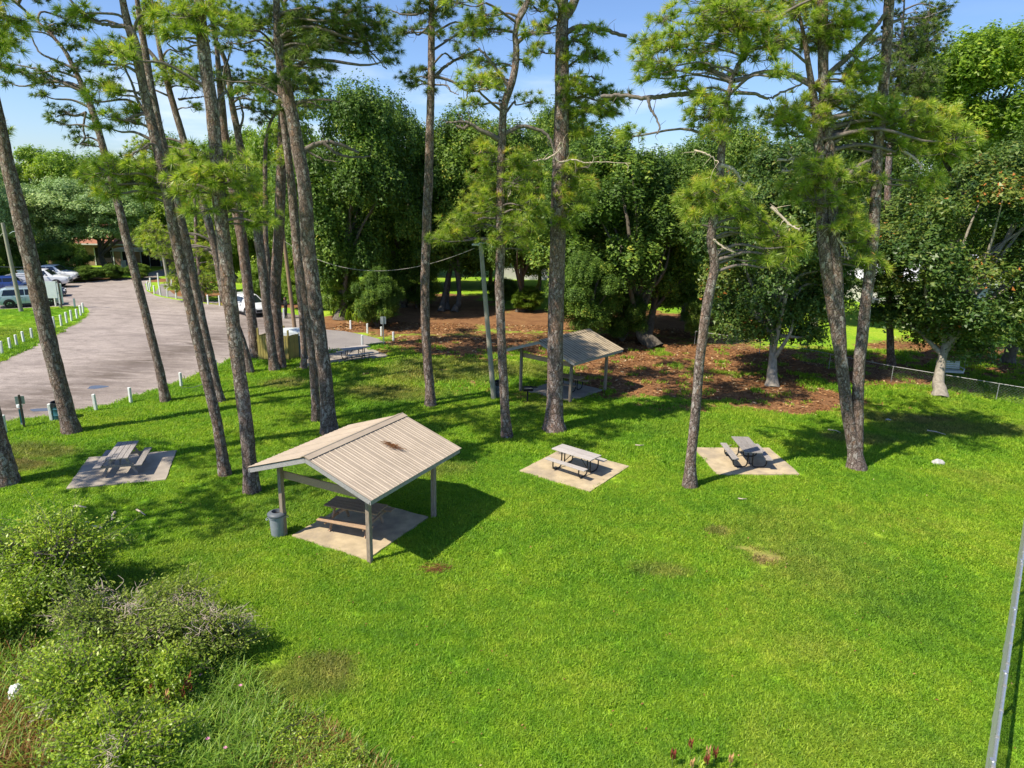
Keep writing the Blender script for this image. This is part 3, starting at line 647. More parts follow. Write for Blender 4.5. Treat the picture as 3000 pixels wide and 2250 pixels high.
table_frame('pale topped picnic table with black tube legs on the middle open pad', MAT['wood_top'], 3, -.695, (2.528, 24.937, .05))
table_frame('brownish grey plank picnic table with black tube legs on the right pad beside a pine', MAT['wood_grey'], 3, -1.589, (9.491, 26.243, .05))
table_frame('far picnic table with black tube legs beside the parking bay and wooden enclosure', MAT['wood_top'], 3, .735, (-9.95, 42.62, .02))
table_frame('shaded picnic table with black tube legs under the far shelter', MAT['wood_brown'], 3, -.62, (3.0, 36.6, .05))

# ================================================================ bins, grill
def trash_can(label, loc):
    root = empty('trash_can', loc, .4, label, 'trash can')
    MB().lathe([(.20, .0), (.205, .02), (.225, .40), (.24, .62), (.262, .63), (.262, .70), (.245, .70), (.22, .40), (.19, .03)], seg=28).build('body', MAT['plastic_grey'], root, True)
    MB().lathe([(.285, .69), (.29, .72), (.285, .745), (.25, .775), (.20, .80), (.155, .81), (.15, .795), (.15, .72), (.14, .70)], seg=28).build('lid', MAT['plastic_dark'], root, True)
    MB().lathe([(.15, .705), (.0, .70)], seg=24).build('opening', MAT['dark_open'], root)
    for s in (-1, 1):
        m = MB(); m.tube([(s * .26, -.07, .60), (s * .32, -.05, .58), (s * .32, .05, .58), (s * .26, .07, .60)], .014, 6); m.build('handle', MAT['plastic_grey'], root)
    return root
trash_can('grey plastic trash can with a lid tied to the near shelter post', (-7.08, 19.27, 0))
m = MB(); m.tube([(-6.72, 19.02, .52), (-6.60, 18.93, .50), (-6.58, 19.05, .49), (-6.72, 19.12, .51)], .012, 5)
def drum(name, label, loc, mat, bag=True):
    root = empty(name, loc, 0, label, 'trash barrel')
    MB().lathe([(.29, 0), (.295, .02), (.29, .28), (.302, .30), (.29, .32), (.29, .56), (.302, .58), (.29, .60), (.295, .84), (.302, .86), (.28, .86), (.275, .4), (.27, .05)], seg=28).build('body', mat, root, True)
    if bag:
        vs = []; fs = []; n = 36
        for j, (r_, z) in enumerate([(.325, .74), (.318, .82), (.305, .885), (.27, .88), (.25, .6)]):
            for k in range(n):
                a = 2 * math.pi * k / n; w = .018 * math.sin(5 * a + j) + .012 * math.sin(11 * a) if j < 2 else 0
                vs.append(((r_ + w) * math.cos(a), (r_ + w) * math.sin(a), z - (.06 * abs(math.sin(3 * a + 1)) if j == 0 else 0)))
        for j in range(4):
            for k in range(n): fs.append((j * n + k, j * n + (k + 1) % n, (j + 1) * n + (k + 1) % n, (j + 1) * n + k))
        MB().add(vs, fs).build('bag_liner', MAT['black_bag'], root, True)
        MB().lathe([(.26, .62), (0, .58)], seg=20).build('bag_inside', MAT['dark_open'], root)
    return root
g = G(124, 911.5); drum('trash_barrel', 'teal steel trash barrel with a black bag liner behind a white bollard', (g[0], g[1] + .25, 0), MAT['teal'])
g = G(1079, 858); drum('trash_barrel', 'dark trash barrel half hidden beside the lamp pole near the far shelter', (g[0], g[1], 0), MAT['plastic_dark'])
root = empty('pedestal_grill', (.81, 33.99, 0), .25, 'black pedestal charcoal grill standing beside the far shelter pad', 'grill')
MB().tube([(0, 0, -.05), (0, 0, .66)], .045, 8).build('post', MAT['black_metal'], root)
m = MB(); m.box((0, 0, .665), (.50, .36, .012)); m.box((-.245, 0, .76), (.01, .36, .19)); m.box((.245, 0, .76), (.01, .36, .19)); m.box((0, .175, .76), (.48, .01, .19)); m.build('firebox', MAT['black_metal'], root)
m = MB()
for k in range(9): m.tube([(-.20 + k * .05, -.17, .80), (-.20 + k * .05, .165, .80)], .006, 5)
m.tube([(-.235, -.17, .80), (.235, -.17, .80)], .008, 5); m.tube([(.1, -.17, .80), (.1, -.30, .82)], .008, 5); m.build('grate', MAT['galv_dull'], root)
MB().box((.37, 0, .82), (.24, .3, .012)).build('side_shelf', MAT['black_metal'], root)

# ================================================================ bollards, chain, signs
def bollard_me(h):
    m = MB(); m.box((0, 0, h / 2 - .04), (.13, .13, h + .08), bev=.02); return m.mesh('bollard')
BME = bollard_me(.80); ORD = ['first', 'second', 'third', 'fourth', 'fifth', 'sixth', 'seventh', 'eighth', 'ninth', 'tenth', 'eleventh', 'twelfth', 'thirteenth', 'fourteenth', 'fifteenth']
def bollards(pts, group, fmt, hs=1.0):
    for i, (a, b) in enumerate(pts):
        g = G(a, b); o = link('bollard', BME, MAT['white_paint'], None, (g[0], g[1], 0), random.uniform(-.4, .4)); o.scale = (1, 1, hs * random.uniform(.94, 1.08))
        o.rotation_euler.x = random.uniform(-.03, .03); o.rotation_euler.y = random.uniform(-.03, .03)
        tag(o, fmt % ORD[i], 'bollard', group)
bollards([(11.7, 935.7), (113, 911), (208, 889), (283, 871), (392, 837), (468, 807)], 'bollards along the near lawn edge', 'white wooden bollard on the near road edge, %s from the left')
bollards([(5, 766), (23, 756), (37, 749), (52, 741), (70, 734), (87, 726), (118, 709), (133, 704), (145, 698), (155, 693), (167, 688), (175, 682), (180, 676)], 'bollards round the grass island', 'white wooden bollard on the curved grass island edge, %s from the left')
bollards([(78, 664), (121, 661), (162, 664)], 'bollards behind the grass island', 'white bollard beside the parked cars and notice board, %s from the left')
bollards([(319.6, 625.9), (324, 628.5), (333.9, 634.9), (347, 638), (362, 641.7), (381, 645), (402, 651), (450, 657.4), (475, 660.4)], 'bollards on the far road side', 'white bollard along the far right side of the road, %s from the left', 1.1)
bollards([(326, 619), (343, 617), (371, 613)], 'bollards by the far pole', 'white bollard in the back row beside the far pole, %s from the left', 1.1)
bollards([(613.2, 687.8)], 'bollards at the parking bay', 'white bollard in front of the person in black, %s one seen')
bollards([(757.6, 712), (793.8, 719.6), (824, 726), (850, 737)], 'bollards at the parking bay', 'white bollard in leaf litter behind the parking bay, %s from the left', .9)
bollards([(782.6, 745.9)], 'bollards at the parking bay', 'white bollard right behind the far picnic table, %s one seen', .9)
a = G(392, 837, .70); b = G(468, 807, .70); m = MB(); n = 46
for k in range(n):
    s0, s1 = k / n, (k + 1.25) / n; f = lambda s: Vector((a[0] + (b[0] - a[0]) * s, a[1] + (b[1] - a[1]) * s, .70 - 4 * .26 * s * (1 - s))); m.bar(f(s0), f(s1), .028 if k % 2 else .012, .012 if k % 2 else .028)
tag(m.build('chain', MAT['galv_dull']), 'rusty chain hanging between two white bollards at the road edge', 'chain')

root = empty('dog_waste_station', (-21.17, 28.4, 0), .55, 'dark wooden signpost with grey plate and teal banner at the road edge', 'sign post')
MB().box((0, 0, .74), (.085, .085, 1.56), bev=.008).build('post', MAT['dark_wood'], root)
MB().box((0, .05, 1.26), (.34, .012, .36), bev=.004).build('sign_plate', MAT['sign_grey'], root)
MB().lathe([(.11, -.05), (.115, .0), (.11, .08), (.05, .10), (0, .10)], (-.05, .10, .98), 16).build('bag_dispenser', MAT['sign_white'], root, True)
MB().box((-.03, .075, .55), (.16, .012, .62)).build('banner', MAT['banner'], root); MB().box((-.03, .075, .20), (.16, .012, .07)).build('banner_foot', MAT['sign_white'], root)
root = empty('notice_board', (-39.9, 59.2, 0), .25, 'white notice board on two wooden posts beside the parked cars', 'notice board')
for s in (-1, 1): MB().box((s * .60, 0, 1.13), (.11, .11, 2.34), bev=.008).build('post', MAT['galv_dull'], root)
MB().box((0, -.07, 1.55), (1.08, .03, 1.45), bev=.005).build('board', MAT['sign_white'], root)
root = empty('sign_post', (-38.95, 59.0, 0), .3, 'narrow white sign on a dark post right of the notice board', 'sign post')
MB().box((0, 0, 1.05), (.10, .10, 2.2), bev=.008).build('post', MAT['dark_wood'], root); MB().box((0, .07, 1.25), (.36, .02, 1.75)).build('sign_plate', MAT['sign_white'], root)
root = empty('sign_post', (-8.97, 47.03, 0), .1, 'thin grey metal signpost with two narrow plates at the bay corner', 'sign post')
MB().tube([(0, 0, -.05), (0, 0, 2.0)], .035, 8).build('post', MAT['galv'], root)
for s in (-1, 1): MB().box((s * .11, .03, 1.75), (.16, .012, .52)).build('sign_plate', MAT['sign_grey'], root)

# ================================================================ poles and lines
def lamp_arm(root, z, dx, dy, L):
    d = Vector((dx, dy, 0)).normalized(); pts = [d * .1 + Vector((0, 0, z)), d * .35 + Vector((0, 0, z + .16)), d * (L * .6) + Vector((0, 0, z + .22)), d * L + Vector((0, 0, z + .17))]
    MB().tube(pts, .03, 7).build('lamp_arm', MAT['galv'], root, True)
    m = MB(); a = math.atan2(dy, dx); m.box(d * (L + .12) + Vector((0, 0, z + .13)), (.36, .16, .10), rz=a, bev=.04); m.build('lamp_head', MAT['sign_grey'], root)
def pole(label, loc, top, r, mat, arm=None, name='utility_pole'):
    root = empty(name, loc, 0, label, 'utility pole'); t_ = Vector(top) - Vector(loc)
    MB().tube([(0, 0, -.1), t_ * .33, t_ * .66, t_], [r, r * .93, r * .85, r * .76], 14).build('pole_shaft', mat, root, True)
    if arm: lamp_arm(root, *arm)
    return root
pole('grey wooden light pole on the grass island at the far left', (-41.07, 57.0, 0), (-41.4, 57.0, 7.2), .17, MAT['pole'], (6.35, 1, .1, 1.3))
pole('pale wooden light pole beside the pine left of the far shelter', (-.92, 34.45, 0), (-1.7, 34.45, 8.0), .135, MAT['pole'], (7.75, -1, -.1, .9))
pole('brown wooden pole standing behind the fenced enclosure', (-16.45, 51.27, 0), (-17.0, 51.27, 9.2), .15, MAT['pole_brown'])
pole('short grey pole among white bollards at the far road bend', (-37.2, 74.4, 0), (-37.7, 74.4, 6.5), .16, MAT['pole'])
r_ = empty('marker_post', (-37.75, 73.4, 0), 0, 'thin white marker tube standing against the far pole', 'marker post'); MB().tube([(0, 0, 0), (0, 0, 1.5)], .07, 8).build('tube', MAT['sign_white'], r_)
g = G(437, 577); r_ = empty('sign_post', (g[0], g[1], 0), 0, 'thin pale post before the far parked red car', 'sign post'); MB().tube([(0, 0, 0), (0, 0, 2.6)], .07, 8).build('tube', MAT['sign_grey'], r_)
def cable(name, label, a, b, sag, r, mat):
    a = Vector(a); b = Vector(b); m = MB(); m.tube([a + (b - a) * s - Vector((0, 0, 4 * sag * s * (1 - s))) for s in np.linspace(0, 1, 24)], r, 5); tag(m.build(name, mat), label, 'cable')
cable('overhead_cable', 'sagging cable between the brown pole and the pale light pole', (-16.9, 51.3, 6.7), (-2.0, 34.5, 7.7), 1.6, .013, MAT['wire'])
cable('overhead_cable', 'long thin cable in front of the hedge at the far left', AT(-40, 575, 72), AT(300, 576, 84), .15, .025, MAT['wire_pale'])
cable('guy_wire', 'slanted guy wire at the far left light pole', (-41.3, 57, 6.6), (-46.5, 57.5, 2.0), .0, .02, MAT['wire_pale'])

# ================================================================ wooden enclosure
root = empty('fenced_enclosure', (-13.83, 41.62, 0), 0, 'yellowish wooden board enclosure round a dumpster among the pines', 'enclosure')
bm_ = MB(); bm_.box((0, 0, .87), (.138, .022, 1.50), bev=.004); bme = bm_.mesh('board')
def board_run(x0, y0, x1, y1):
    L = math.hypot(x1 - x0, y1 - y0); a = math.atan2(y1 - y0, x1 - x0); n = int(L / .145)
    for k in range(n):
        s = (k + .5) / n; o = link('board', bme, MAT['fence_board'], root, (x0 + (x1 - x0) * s + random.uniform(-.004, .004), y0 + (y1 - y0) * s, random.uniform(-.015, .015)), a)
    for z in (.4, 1.3):
        m = MB(); nx_, ny_ = -math.sin(a), math.cos(a); m.bar((x0 + nx_ * .04, y0 + ny_ * .04, z), (x1 + nx_ * .04, y1 + ny_ * .04, z), .045, .09); m.build('rail', MAT['fence_board'], root)
board_run(-1.88, -.02, 0, 0); board_run(.01, .02, 1.05, 2.35); board_run(-1.88, 0, -1.0, 2.4)
for p in ((-1.86, .10, 2.05), (-.02, .12, 1.95), (1.0, 2.3, 1.7), (-1.0, 2.35, 1.8)):
    m = MB(); m.box((p[0], p[1], p[2] / 2), (.10, .10, p[2])); m.build('post', MAT['fence_board'], root)
root = empty('dumpster', (-13.9, 42.95, 0), .25, 'dumpster with a domed pale lid inside the wooden enclosure', 'dumpster')
MB().box((0, 0, .78), (1.5, 1.2, 1.36), bev=.05).build('body', MAT['teal'], root)
vs = []; fs = []
for j in range(7):
    a = math.pi * j / 6
    for x in (-.75, .75): vs.append((x, -.6 * math.cos(a), 1.47 + .42 * math.sin(a)))
for j in range(6): fs.append((2 * j, 2 * j + 1, 2 * j + 3, 2 * j + 2))
fs += [tuple(range(0, 14, 2)), tuple(range(13, 0, -2))]
MB().add(vs, fs).build('lid', MAT['tarp'], root)

# ================================================================ chain-link fences
def chainlink(label, pts, h, posts, rrail, pitch, wire, name='chain_link_fence', metal='galv'):
    root = empty(name, (pts[0][0], pts[0][1], 0), 0, label, 'fence'); o0 = Vector((pts[0][0], pts[0][1], 0))
    m = MB(); rl = [Vector((p[0], p[1], h + (p[2] if len(p) > 2 else 0))) - o0 for p in pts]; m.tube(rl, rrail, 8); m.build('top_rail', MAT[metal], root, True)
    for p in posts:
        m = MB(); q = Vector((p[0], p[1], 0)) - o0; m.tube([q + Vector((0, 0, -.1)), q + Vector((0, 0, h - .01))], rrail * 1.15, 8); m.build('post', MAT[metal], root, True)
        m = MB(); m.tube([q + Vector((0, 0, h - .07)), q + Vector((0, 0, h + rrail + .012))], rrail * 1.5, 8); m.build('post_cap', MAT[metal], root, True)
    m = MB()
    for i in range(len(pts) - 1):
        a = Vector((pts[i][0], pts[i][1], 0)) - o0; b = Vector((pts[i + 1][0], pts[i + 1][1], 0)) - o0; L = (b - a).length; d = (b - a) / L; n = int(L / pitch); hh = h - .01
        nrm = Vector((-d.y, d.x, 0)) * rrail * 1.1
        for k in range(-int(hh / pitch), n + 1):
            for s in (1, -1):
                s0 = k * pitch; s1 = s0 + hh; z0, z1 = (.03, hh + .03) if s > 0 else (hh + .03, .03)
                t0 = max(0, -s0 / hh); t1 = min(1, (L - s0) / hh)
                if t1 <= t0: continue
                q0 = a + d * (s0 + hh * t0) + Vector((0, 0, z0 + (z1 - z0) * t0)) + nrm; q1 = a + d * (s0 + hh * t1) + Vector((0, 0, z0 + (z1 - z0) * t1)) + nrm
                m.tube([q0, q1], wire, 3, cap=False)
    tag(m.build('wire_mesh', MAT[metal], root), kind='stuff')
    return root
F0 = np.array([6.4, 7.2]); F1 = np.array([8.18, 9.5]); F2 = np.array([14.0, 17.0]); F3 = F2 + (F2 - F1) * .8
_fd = (F3 - F1) / np.hypot(*(F3 - F1)); fp = [tuple(np.array([10.05, 11.94]) + _fd * k * 2.9) for k in range(-1, 4)]
fr = chainlink('galvanised chain-link fence with a pipe top rail at the lower right corner', [tuple(F0), tuple(F1), tuple(F2), tuple(F3)], 1.2, fp, .034, .085, .0035)
for k in range(12):   # sleeves and ties along the near rail
    p = F1 + (F2 - F1) * (k / 11.0); m = MB(); q = Vector((p[0] - F0[0], p[1] - F0[1], 1.2)); d3 = Vector((_fd[0], _fd[1], 0)); m.tube([q - d3 * .03, q + d3 * .03], .042, 8); m.build('rail_sleeve', MAT['galv_dull'], fr)
b1 = G(1924.3, 826); b2 = G(2151, 866); d_ = b2 - b1; b0 = b1 - d_ * 1.0; pts = [tuple(G(1500, 744)[:2]), tuple(G(1640, 764)[:2]), tuple(G(1790, 797)[:2]), tuple(b1[:2]), tuple(b2[:2]), tuple((b2 + d_)[:2])]
chainlink('old grey chain-link fence running behind the magnolia trunks on the right', pts, .98, pts, .018, .16, .002, metal='galv_dull')

# ================================================================ swing bench behind the right magnolia
root = empty('swing_bench', (27.0, 41.6, 0), -.15, 'white slatted swing bench hanging behind the right magnolia trunk', 'swing bench')
for k in range(4): MB().box((0, -.22 + k * .13, .45), (1.35, .11, .025)).build('slat', MAT['white_paint'], root)
for k in range(4): MB().box((0, .28 + k * .03, .55 + k * .12), (1.35, .025, .10)).build('slat', MAT['white_paint'], root)
for s in (-1, 1):
    MB().box((s * .70, 0, .62), (.06, .62, .04)).build('arm', MAT['white_paint'], root); MB().box((s * .70, -.25, .52), (.05, .05, .2)).build('arm_support', MAT['white_paint'], root)
    MB().tube([(s * .72, -.2, .64), (s * .72, 0, 2.9)], .012, 5).build('chain', MAT['galv_dull'], root)
MB().box((0, -.28, .40), (1.4, .04, .10)).build('front_rail', MAT['white_paint'], root)

# ================================================================ vehicles
def wheel(root, x, y, r, rim):
    w = MB(); pr = [(r * .62, -.10), (r * .93, -.115), (r, -.08), (r, .08), (r * .93, .115), (r * .62, .10)]
    vs = []; fs = []; n = 22
    for rr, yy in pr:
        for k in range(n): a = 2 * math.pi * k / n; vs.append((rr * math.cos(a), yy, rr * math.sin(a)))
    for i in range(len(pr) - 1):
        for k in range(n): fs.append((i * n + k, (i + 1) * n + k, (i + 1) * n + (k + 1) % n, i * n + (k + 1) % n))
    o = w.add(vs, fs).build('wheel', MAT['rubber'], root, True, loc=(x, y, r))
    d = MB(); s = 1 if y > 0 else -1
    for k in range(5):
        a = 2 * math.pi * k / 5; d.bar((0, s * .07, 0), (r * .6 * math.cos(a), s * .085, r * .6 * math.sin(a)), .07, .03, up=(0, 1, 0))
    vs = [(r * .64 * math.cos(2 * math.pi * k / n), s * .03, r * .64 * math.sin(2 * math.pi * k / n)) for k in range(n)]; d.add(vs, [tuple(range(n)) if s > 0 else tuple(reversed(range(n)))])
    d.build('rim', rim, o)
def loft(secs, seg_sharp=False):
    n = len(secs[0]); vs = [p for s in secs for p in s]; fs = []
    for i in range(len(secs) - 1):
        for k in range(n): fs.append((i * n + k, i * n + (k + 1) % n, (i + 1) * n + (k + 1) % n, (i + 1) * n + k))
    fs += [tuple(reversed(range(n))), tuple((len(secs) - 1) * n + k for k in range(n))]
    return MB().add(vs, fs)
def car(label, cat, group, loc, rz, paintm, style='suv', L=4.7, W=1.86, rim='rim'):
    """x forward; lower body and cabin are lofted sections, glass set in panes on the cabin"""
    root = empty('parked_car' if cat != 'pickup truck' else 'pickup_truck', loc, rz, label, cat, group)
    h = {'suv': 1.66, 'sedan': 1.45, 'pickup': 1.88, 'wagon': 1.5}[style]; zb = {'suv': 1.02, 'sedan': .92, 'pickup': 1.22, 'wagon': .95}[style]
    gc = {'suv': .24, 'sedan': .2, 'pickup': .42, 'wagon': .2}[style]; wr = {'suv': .36, 'sedan': .33, 'pickup': .42, 'wagon': .33}[style]
    hood = zb - (.10 if style != 'pickup' else .02); hl = L / 2
    def lower(x, w, z0, z1):
        return [(x, -w + .10, z0), (x, -w, z0 + .14), (x, -w - .015, (z0 + z1) / 2), (x, -w + .03, z1 - .06), (x, -w + .13, z1), (x, w - .13, z1), (x, w - .03, z1 - .06), (x, w + .015, (z0 + z1) / 2), (x, w, z0 + .14), (x, w - .10, z0)]
    hw = W / 2
    prof = [(-hl, .80, gc + .16, zb - .12), (-hl + .10, .93, gc + .06, zb - .01), (-hl + .5, 1, gc, zb), (-.9, 1, gc, zb), (.3, 1, gc, zb), (hl * .36, 1, gc, zb), (hl * .52, 1, gc, hood + .05), (hl * .75, .99, gc, hood - .02), (hl - .22, .94, gc + .03, hood - .10), (hl - .06, .86, gc + .08, hood - .22), (hl, .78, gc + .14, hood - .34)]
    loft([lower(x, hw * k, z0, z1) for x, k, z0, z1 in prof]).build('body', paintm, root, True)
    if style == 'pickup': cab = [(-.75, zb - .02), (-.60, h - .06), (-.35, h), (.55, h), (.72, h - .04), (hl * .52, hood + .06)]
    elif style == 'sedan': cab = [(-hl + .55, zb - .02), (-hl + 1.25, h - .08), (-.45, h), (.25, h), (.45, h - .05), (hl * .55, hood + .05)]
    else: cab = [(-hl + .12, zb - .02), (-hl + .42, h - .12), (-hl + .75, h - .01), (.15, h), (.40, h - .05), (hl * .52, hood + .05)]
    def cw(z): return hw - .05 - .20 * max(0, (z - zb)) / (h - zb)
    # cabin: cross-sections from rear to front, each a trapezoid down to the belt line
    def cs(x, z): 
        wt = cw(z); wb = hw - .04; return [(x, -wb, zb - .05), (x, -wt - .0, z - .05 if z > zb + .1 else z), (x, -wt + .10, z), (x, wt - .10, z), (x, wt, z - .05 if z > zb + .1 else z), (x, wb, zb - .05)]
    loft([cs(x, z) for x, z in cab]).build('cabin', paintm, root, True)
    xr0, xf0 = cab[0][0], cab[-1][0]; xr1, xf1 = cab[1][0], cab[-2][0]; zt = h - .13
    def side_at(x, z, s):    # point on the cabin side, 8 mm proud
        k = (z - (zb - .05)) / (h - .05 - (zb - .05)); w = (hw - .04) + (cw(h) - (hw - .04)) * k; return (x, s * (w + .010), z)
    cuts = [xr1 + .10, -.30, .62 if style != 'pickup' else .40, xf1 + .02]
    if style == 'pickup': cuts = [-.55, .05, .75]
    for s in (-1, 1):
        for i in range(len(cuts) - 1):
            a, b = cuts[i] + .035, cuts[i + 1] - .035
            bl = a + (.0 if i else -.12); br = b + (.34 if i == len(cuts) - 2 else 0)
            q = [side_at(bl, zb + .05, s), side_at(br, zb + .05, s), side_at(b, zt, s), side_at(a + (.06 if not i else 0), zt, s)]
            MB().add(q, [(0, 1, 2, 3) if s < 0 else (3, 2, 1, 0)]).build('side_window', MAT['glass'], root)
        MB().box((cuts[-1] + .12, s * (hw + .10), zb + .10), (.14, .20, .14), bev=.03).build('mirror', paintm, root)
        for xx in ((-.30, .62) if style != 'pickup' else (.05,)):
            MB().box((xx - .25, s * (hw + .012), zb - .16), (.16, .03, .03)).build('door_handle', MAT['black_trim'], root)
            m = MB(); m.box((xx, s * (hw + .008), (zb + gc) / 2 + .02), (.012, .022, zb - gc - .24)); m.build('door_seam', MAT['black_trim'], root)
        MB().box((0, s * (hw + .0), gc + .06), (L * .52, .035, .10)).build('sill_trim', MAT['black_trim'], root)
    def pane(x0, z0, x1, z1, name):
        d = Vector((z1 - z0, 0, -(x1 - x0))).normalized() * .012
        if (name == 'windscreen') != (d.x > 0): d = -d
        w0, w1 = hw - .17, cw(h) - .10; q = [(x0 + d.x, -w0, z0 + d.z), (x0 + d.x, w0, z0 + d.z), (x1 + d.x, w1, z1 + d.z), (x1 + d.x, -w1, z1 + d.z)]
        MB().add(q, [(0, 1, 2, 3)]).build(name, MAT['glass'], root)
    (xa, za), (xb, zb2) = cab[-1], cab[-2]; pane(xa + (xb - xa) * .10, za + (zb2 - za) * .10, xa + (xb - xa) * .93, za + (zb2 - za) * .93, 'windscreen')
    (xa, za), (xb, zb2) = cab[0], cab[1]; pane(xa + (xb - xa) * .15, za + (zb2 - za) * .15, xa + (xb - xa) * .92, za + (zb2 - za) * .92, 'rear_window')
    ax = hl * .62
    for x in (-ax, ax):
        for s in (-1, 1):
            n = 14; vs = []; rr = wr + .075
            for k in range(n): a = math.pi * k / (n - 1); vs += [(x + rr * math.cos(a), s * (hw + .016), wr + rr * math.sin(a)), (x + (wr * .5) * math.cos(a), s * (hw + .016), wr + wr * .5 * math.sin(a))]
            MB().add(vs, [((2 * k, 2 * k + 2, 2 * k + 3, 2 * k + 1) if s > 0 else (2 * k + 1, 2 * k + 3, 2 * k + 2, 2 * k)) for k in range(n - 1)]).build('wheel_arch', MAT['black_trim'], root)
            wheel(root, x, s * (hw - .075), wr, MAT[rim])
    for s in (-1, 1):
        MB().box((hl - .10, s * (hw * .66), hood - .24), (.22, .36, .13), bev=.03).build('headlight', MAT['lamp_clear'], root)
        MB().box((-hl + .09, s * (hw * .76), zb - .10), (.16, .30, .15), bev=.03).build('taillight', MAT['lamp_red'], root)
    MB().box((hl - .045, 0, gc + .26), (.10, W * .55, .22), bev=.02).build('grille', MAT['black_trim'], root)
    MB().box((hl - .02, 0, gc + .08), (.10, W * .8, .10), bev=.02).build('front_bumper', MAT['black_trim'], root)
    MB().box((-hl + .01, 0, gc + .12), (.10, W * .8, .14), bev=.02).build('rear_bumper', MAT['black_trim'], root)
    if style in ('suv', 'wagon'):
        for s in (-1, 1): MB().tube([(-hl + .8, s * (cw(h) - .08), h + .035), (.1, s * (cw(h) - .08), h + .035)], .02, 6).build('roof_rail', MAT['galv_dull'], root)
    if style == 'pickup':
        MB().box((-hl * .58, 0, zb + .004), (hl * .70, W - .42, .02)).build('bed_floor', MAT['black_trim'], root)
        for s in (-1, 1): MB().box((-hl * .58, s * (hw - .10), zb + .06), (hl * .78, .14, .14), bev=.02).build('bed_side', paintm, root)
        MB().box((-hl + .08, 0, zb + .05), (.08, W - .2, .14), bev=.02).build('tailgate', paintm, root)
    return root
CG = 'vehicles parked at the far left'
d_ = np.array([math.cos(.68), math.sin(.68)])
c_ = G(24.7, 666)[:2] + d_ * 1.42 + np.array([-d_[1], d_[0]]) * .8
car('pale blue SUV with roof rails parked beside the grass island', 'car', CG, (c_[0], c_[1], .004), .62, MAT['car_pale'], 'suv', 4.7, rim='rim_dark')
c_ = G(82, 641)[:2]; car('dark navy car between the pale SUV and white pickup', 'car', CG, (c_[0], c_[1], .004), .50, MAT['car_navy'], 'sedan', 4.6)
c_ = G(20, 628)[:2]; car('bright blue car at the left picture edge beyond the pale SUV', 'car', CG, (c_[0], c_[1], .004), .45, MAT['car_blue'], 'sedan', 4.7)
c_ = G(80, 622)[:2]; car('white pickup truck with an open bed, nearer of the two pickups', 'pickup truck', CG, (c_[0], c_[1] + .6, .004), .30, MAT['car_white'], 'pickup', 5.6, 1.95)
c_ = G(110, 612)[:2]; car('tall white pickup truck parked farthest back against the hedge', 'pickup truck', CG, (c_[0] - .5, c_[1] + .9, .004), .12, MAT['car_white'], 'pickup', 5.9, 2.0, rim='rim')
c_ = G(538, 681)[:2]; car('white SUV parked behind the pine trunks near the enclosure', 'car', None, (c_[0] - .4, c_[1] + .9, .006), -.72, MAT['car_white'], 'suv', 4.7)
c_ = G(428, 575)[:2]; car('dark car with a red lower body far behind the bollards', 'car', 'vehicles far behind the road bend', (c_[0], c_[1], .0), .1, MAT['car_red'], 'suv', 4.8)
c_ = G(372, 566)[:2]; car('white car far away at the end of the road', 'car', 'vehicles far behind the road bend', (c_[0], c_[1], 0), .3, MAT['car_white'], 'sedan', 4.6)
c_ = G(335, 563)[:2]; car('grey car farthest away right of the terracotta roofed house', 'car', 'vehicles far behind the road bend', (c_[0], c_[1], 0), -.2, MAT['car_grey'], 'sedan', 4.6)

# ================================================================ houses
def house(label, loc, rz, w, d, h, roof_h, wallm, roofm, openings, over=.6):
    root = empty('house', loc, rz, label, 'house')
    MB().box((0, 0, h / 2), (w, d, h)).build('wall', wallm, root)
    a = w / 2 + over; b = d / 2 + over; r_ = max(a - b, .4)
    vs = [(-a, -b, h), (a, -b, h), (a, b, h), (-a, b, h), (-r_, 0, h + roof_h), (r_, 0, h + roof_h)]
    MB().add(vs, [(0, 1, 5, 4), (2, 3, 4, 5), (1, 2, 5), (3, 0, 4), (3, 2, 1, 0)]).build('roof', roofm, root)
    m = MB()
    for sy in (-1, 1): m.box((0, sy * (b + .015), h - .06), (2 * a, .03, .18))
    m.build('eave_trim', MAT['white_paint'], root)
    for kind, x, z, ww, hh in openings:
        y = -d / 2
        if kind == 'window':
            f = MB(); t_ = .09
            f.box((x, y - .03, z + hh / 2 + t_ / 2), (ww + 2 * t_, .08, t_)); f.box((x, y - .03, z - hh / 2 - t_ / 2), (ww + 2 * t_, .08, t_))
            for s in (-1, 1): f.box((x + s * (ww / 2 + t_ / 2), y - .03, z), (t_, .08, hh))
            f = f.build('window', MAT['white_paint'], root); MB().box((x, y - .012, z), (ww, .02, hh)).build('pane', MAT['glass_green_reflection'], f)
        else:
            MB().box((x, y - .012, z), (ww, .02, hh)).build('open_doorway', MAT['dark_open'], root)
            for s in (-1, 1): MB().box((x + s * (ww / 2 + .06), y - .03, z), (.12, .07, hh)).build('door_frame', MAT['white_paint'], root)
    return root
p0 = AT(245, 570, 93); house('tan brick house with a terracotta roof and dark openings behind the hedge', (p0[0], 97, 0), .10, 17, 8.5, 2.9, 2.3, MAT['wall_tan'], MAT['roof_red'], [('door', -1.3, 1.2, 2.2, 2.3), ('door', 1.6, 1.2, 1.2, 2.3), ('window', -4.5, 1.6, 1.6, 1.2), ('door', 4.6, 1.2, 2.4, 2.3)])
p0 = AT(1975, 650, 76); hr = house('white house with a pale metal roof and tall windows seen between magnolias', (p0[0] + 2.0, 77, 0), -.12, 17, 8, 2.6, 2.6, MAT['wall_white'], MAT['roof_white'], [('window', -6.0, 1.45, 1.7, 1.7), ('window', -3.4, 1.35, 1.2, 1.9), ('window', 2.0, 1.5, 1.4, 1.4)])
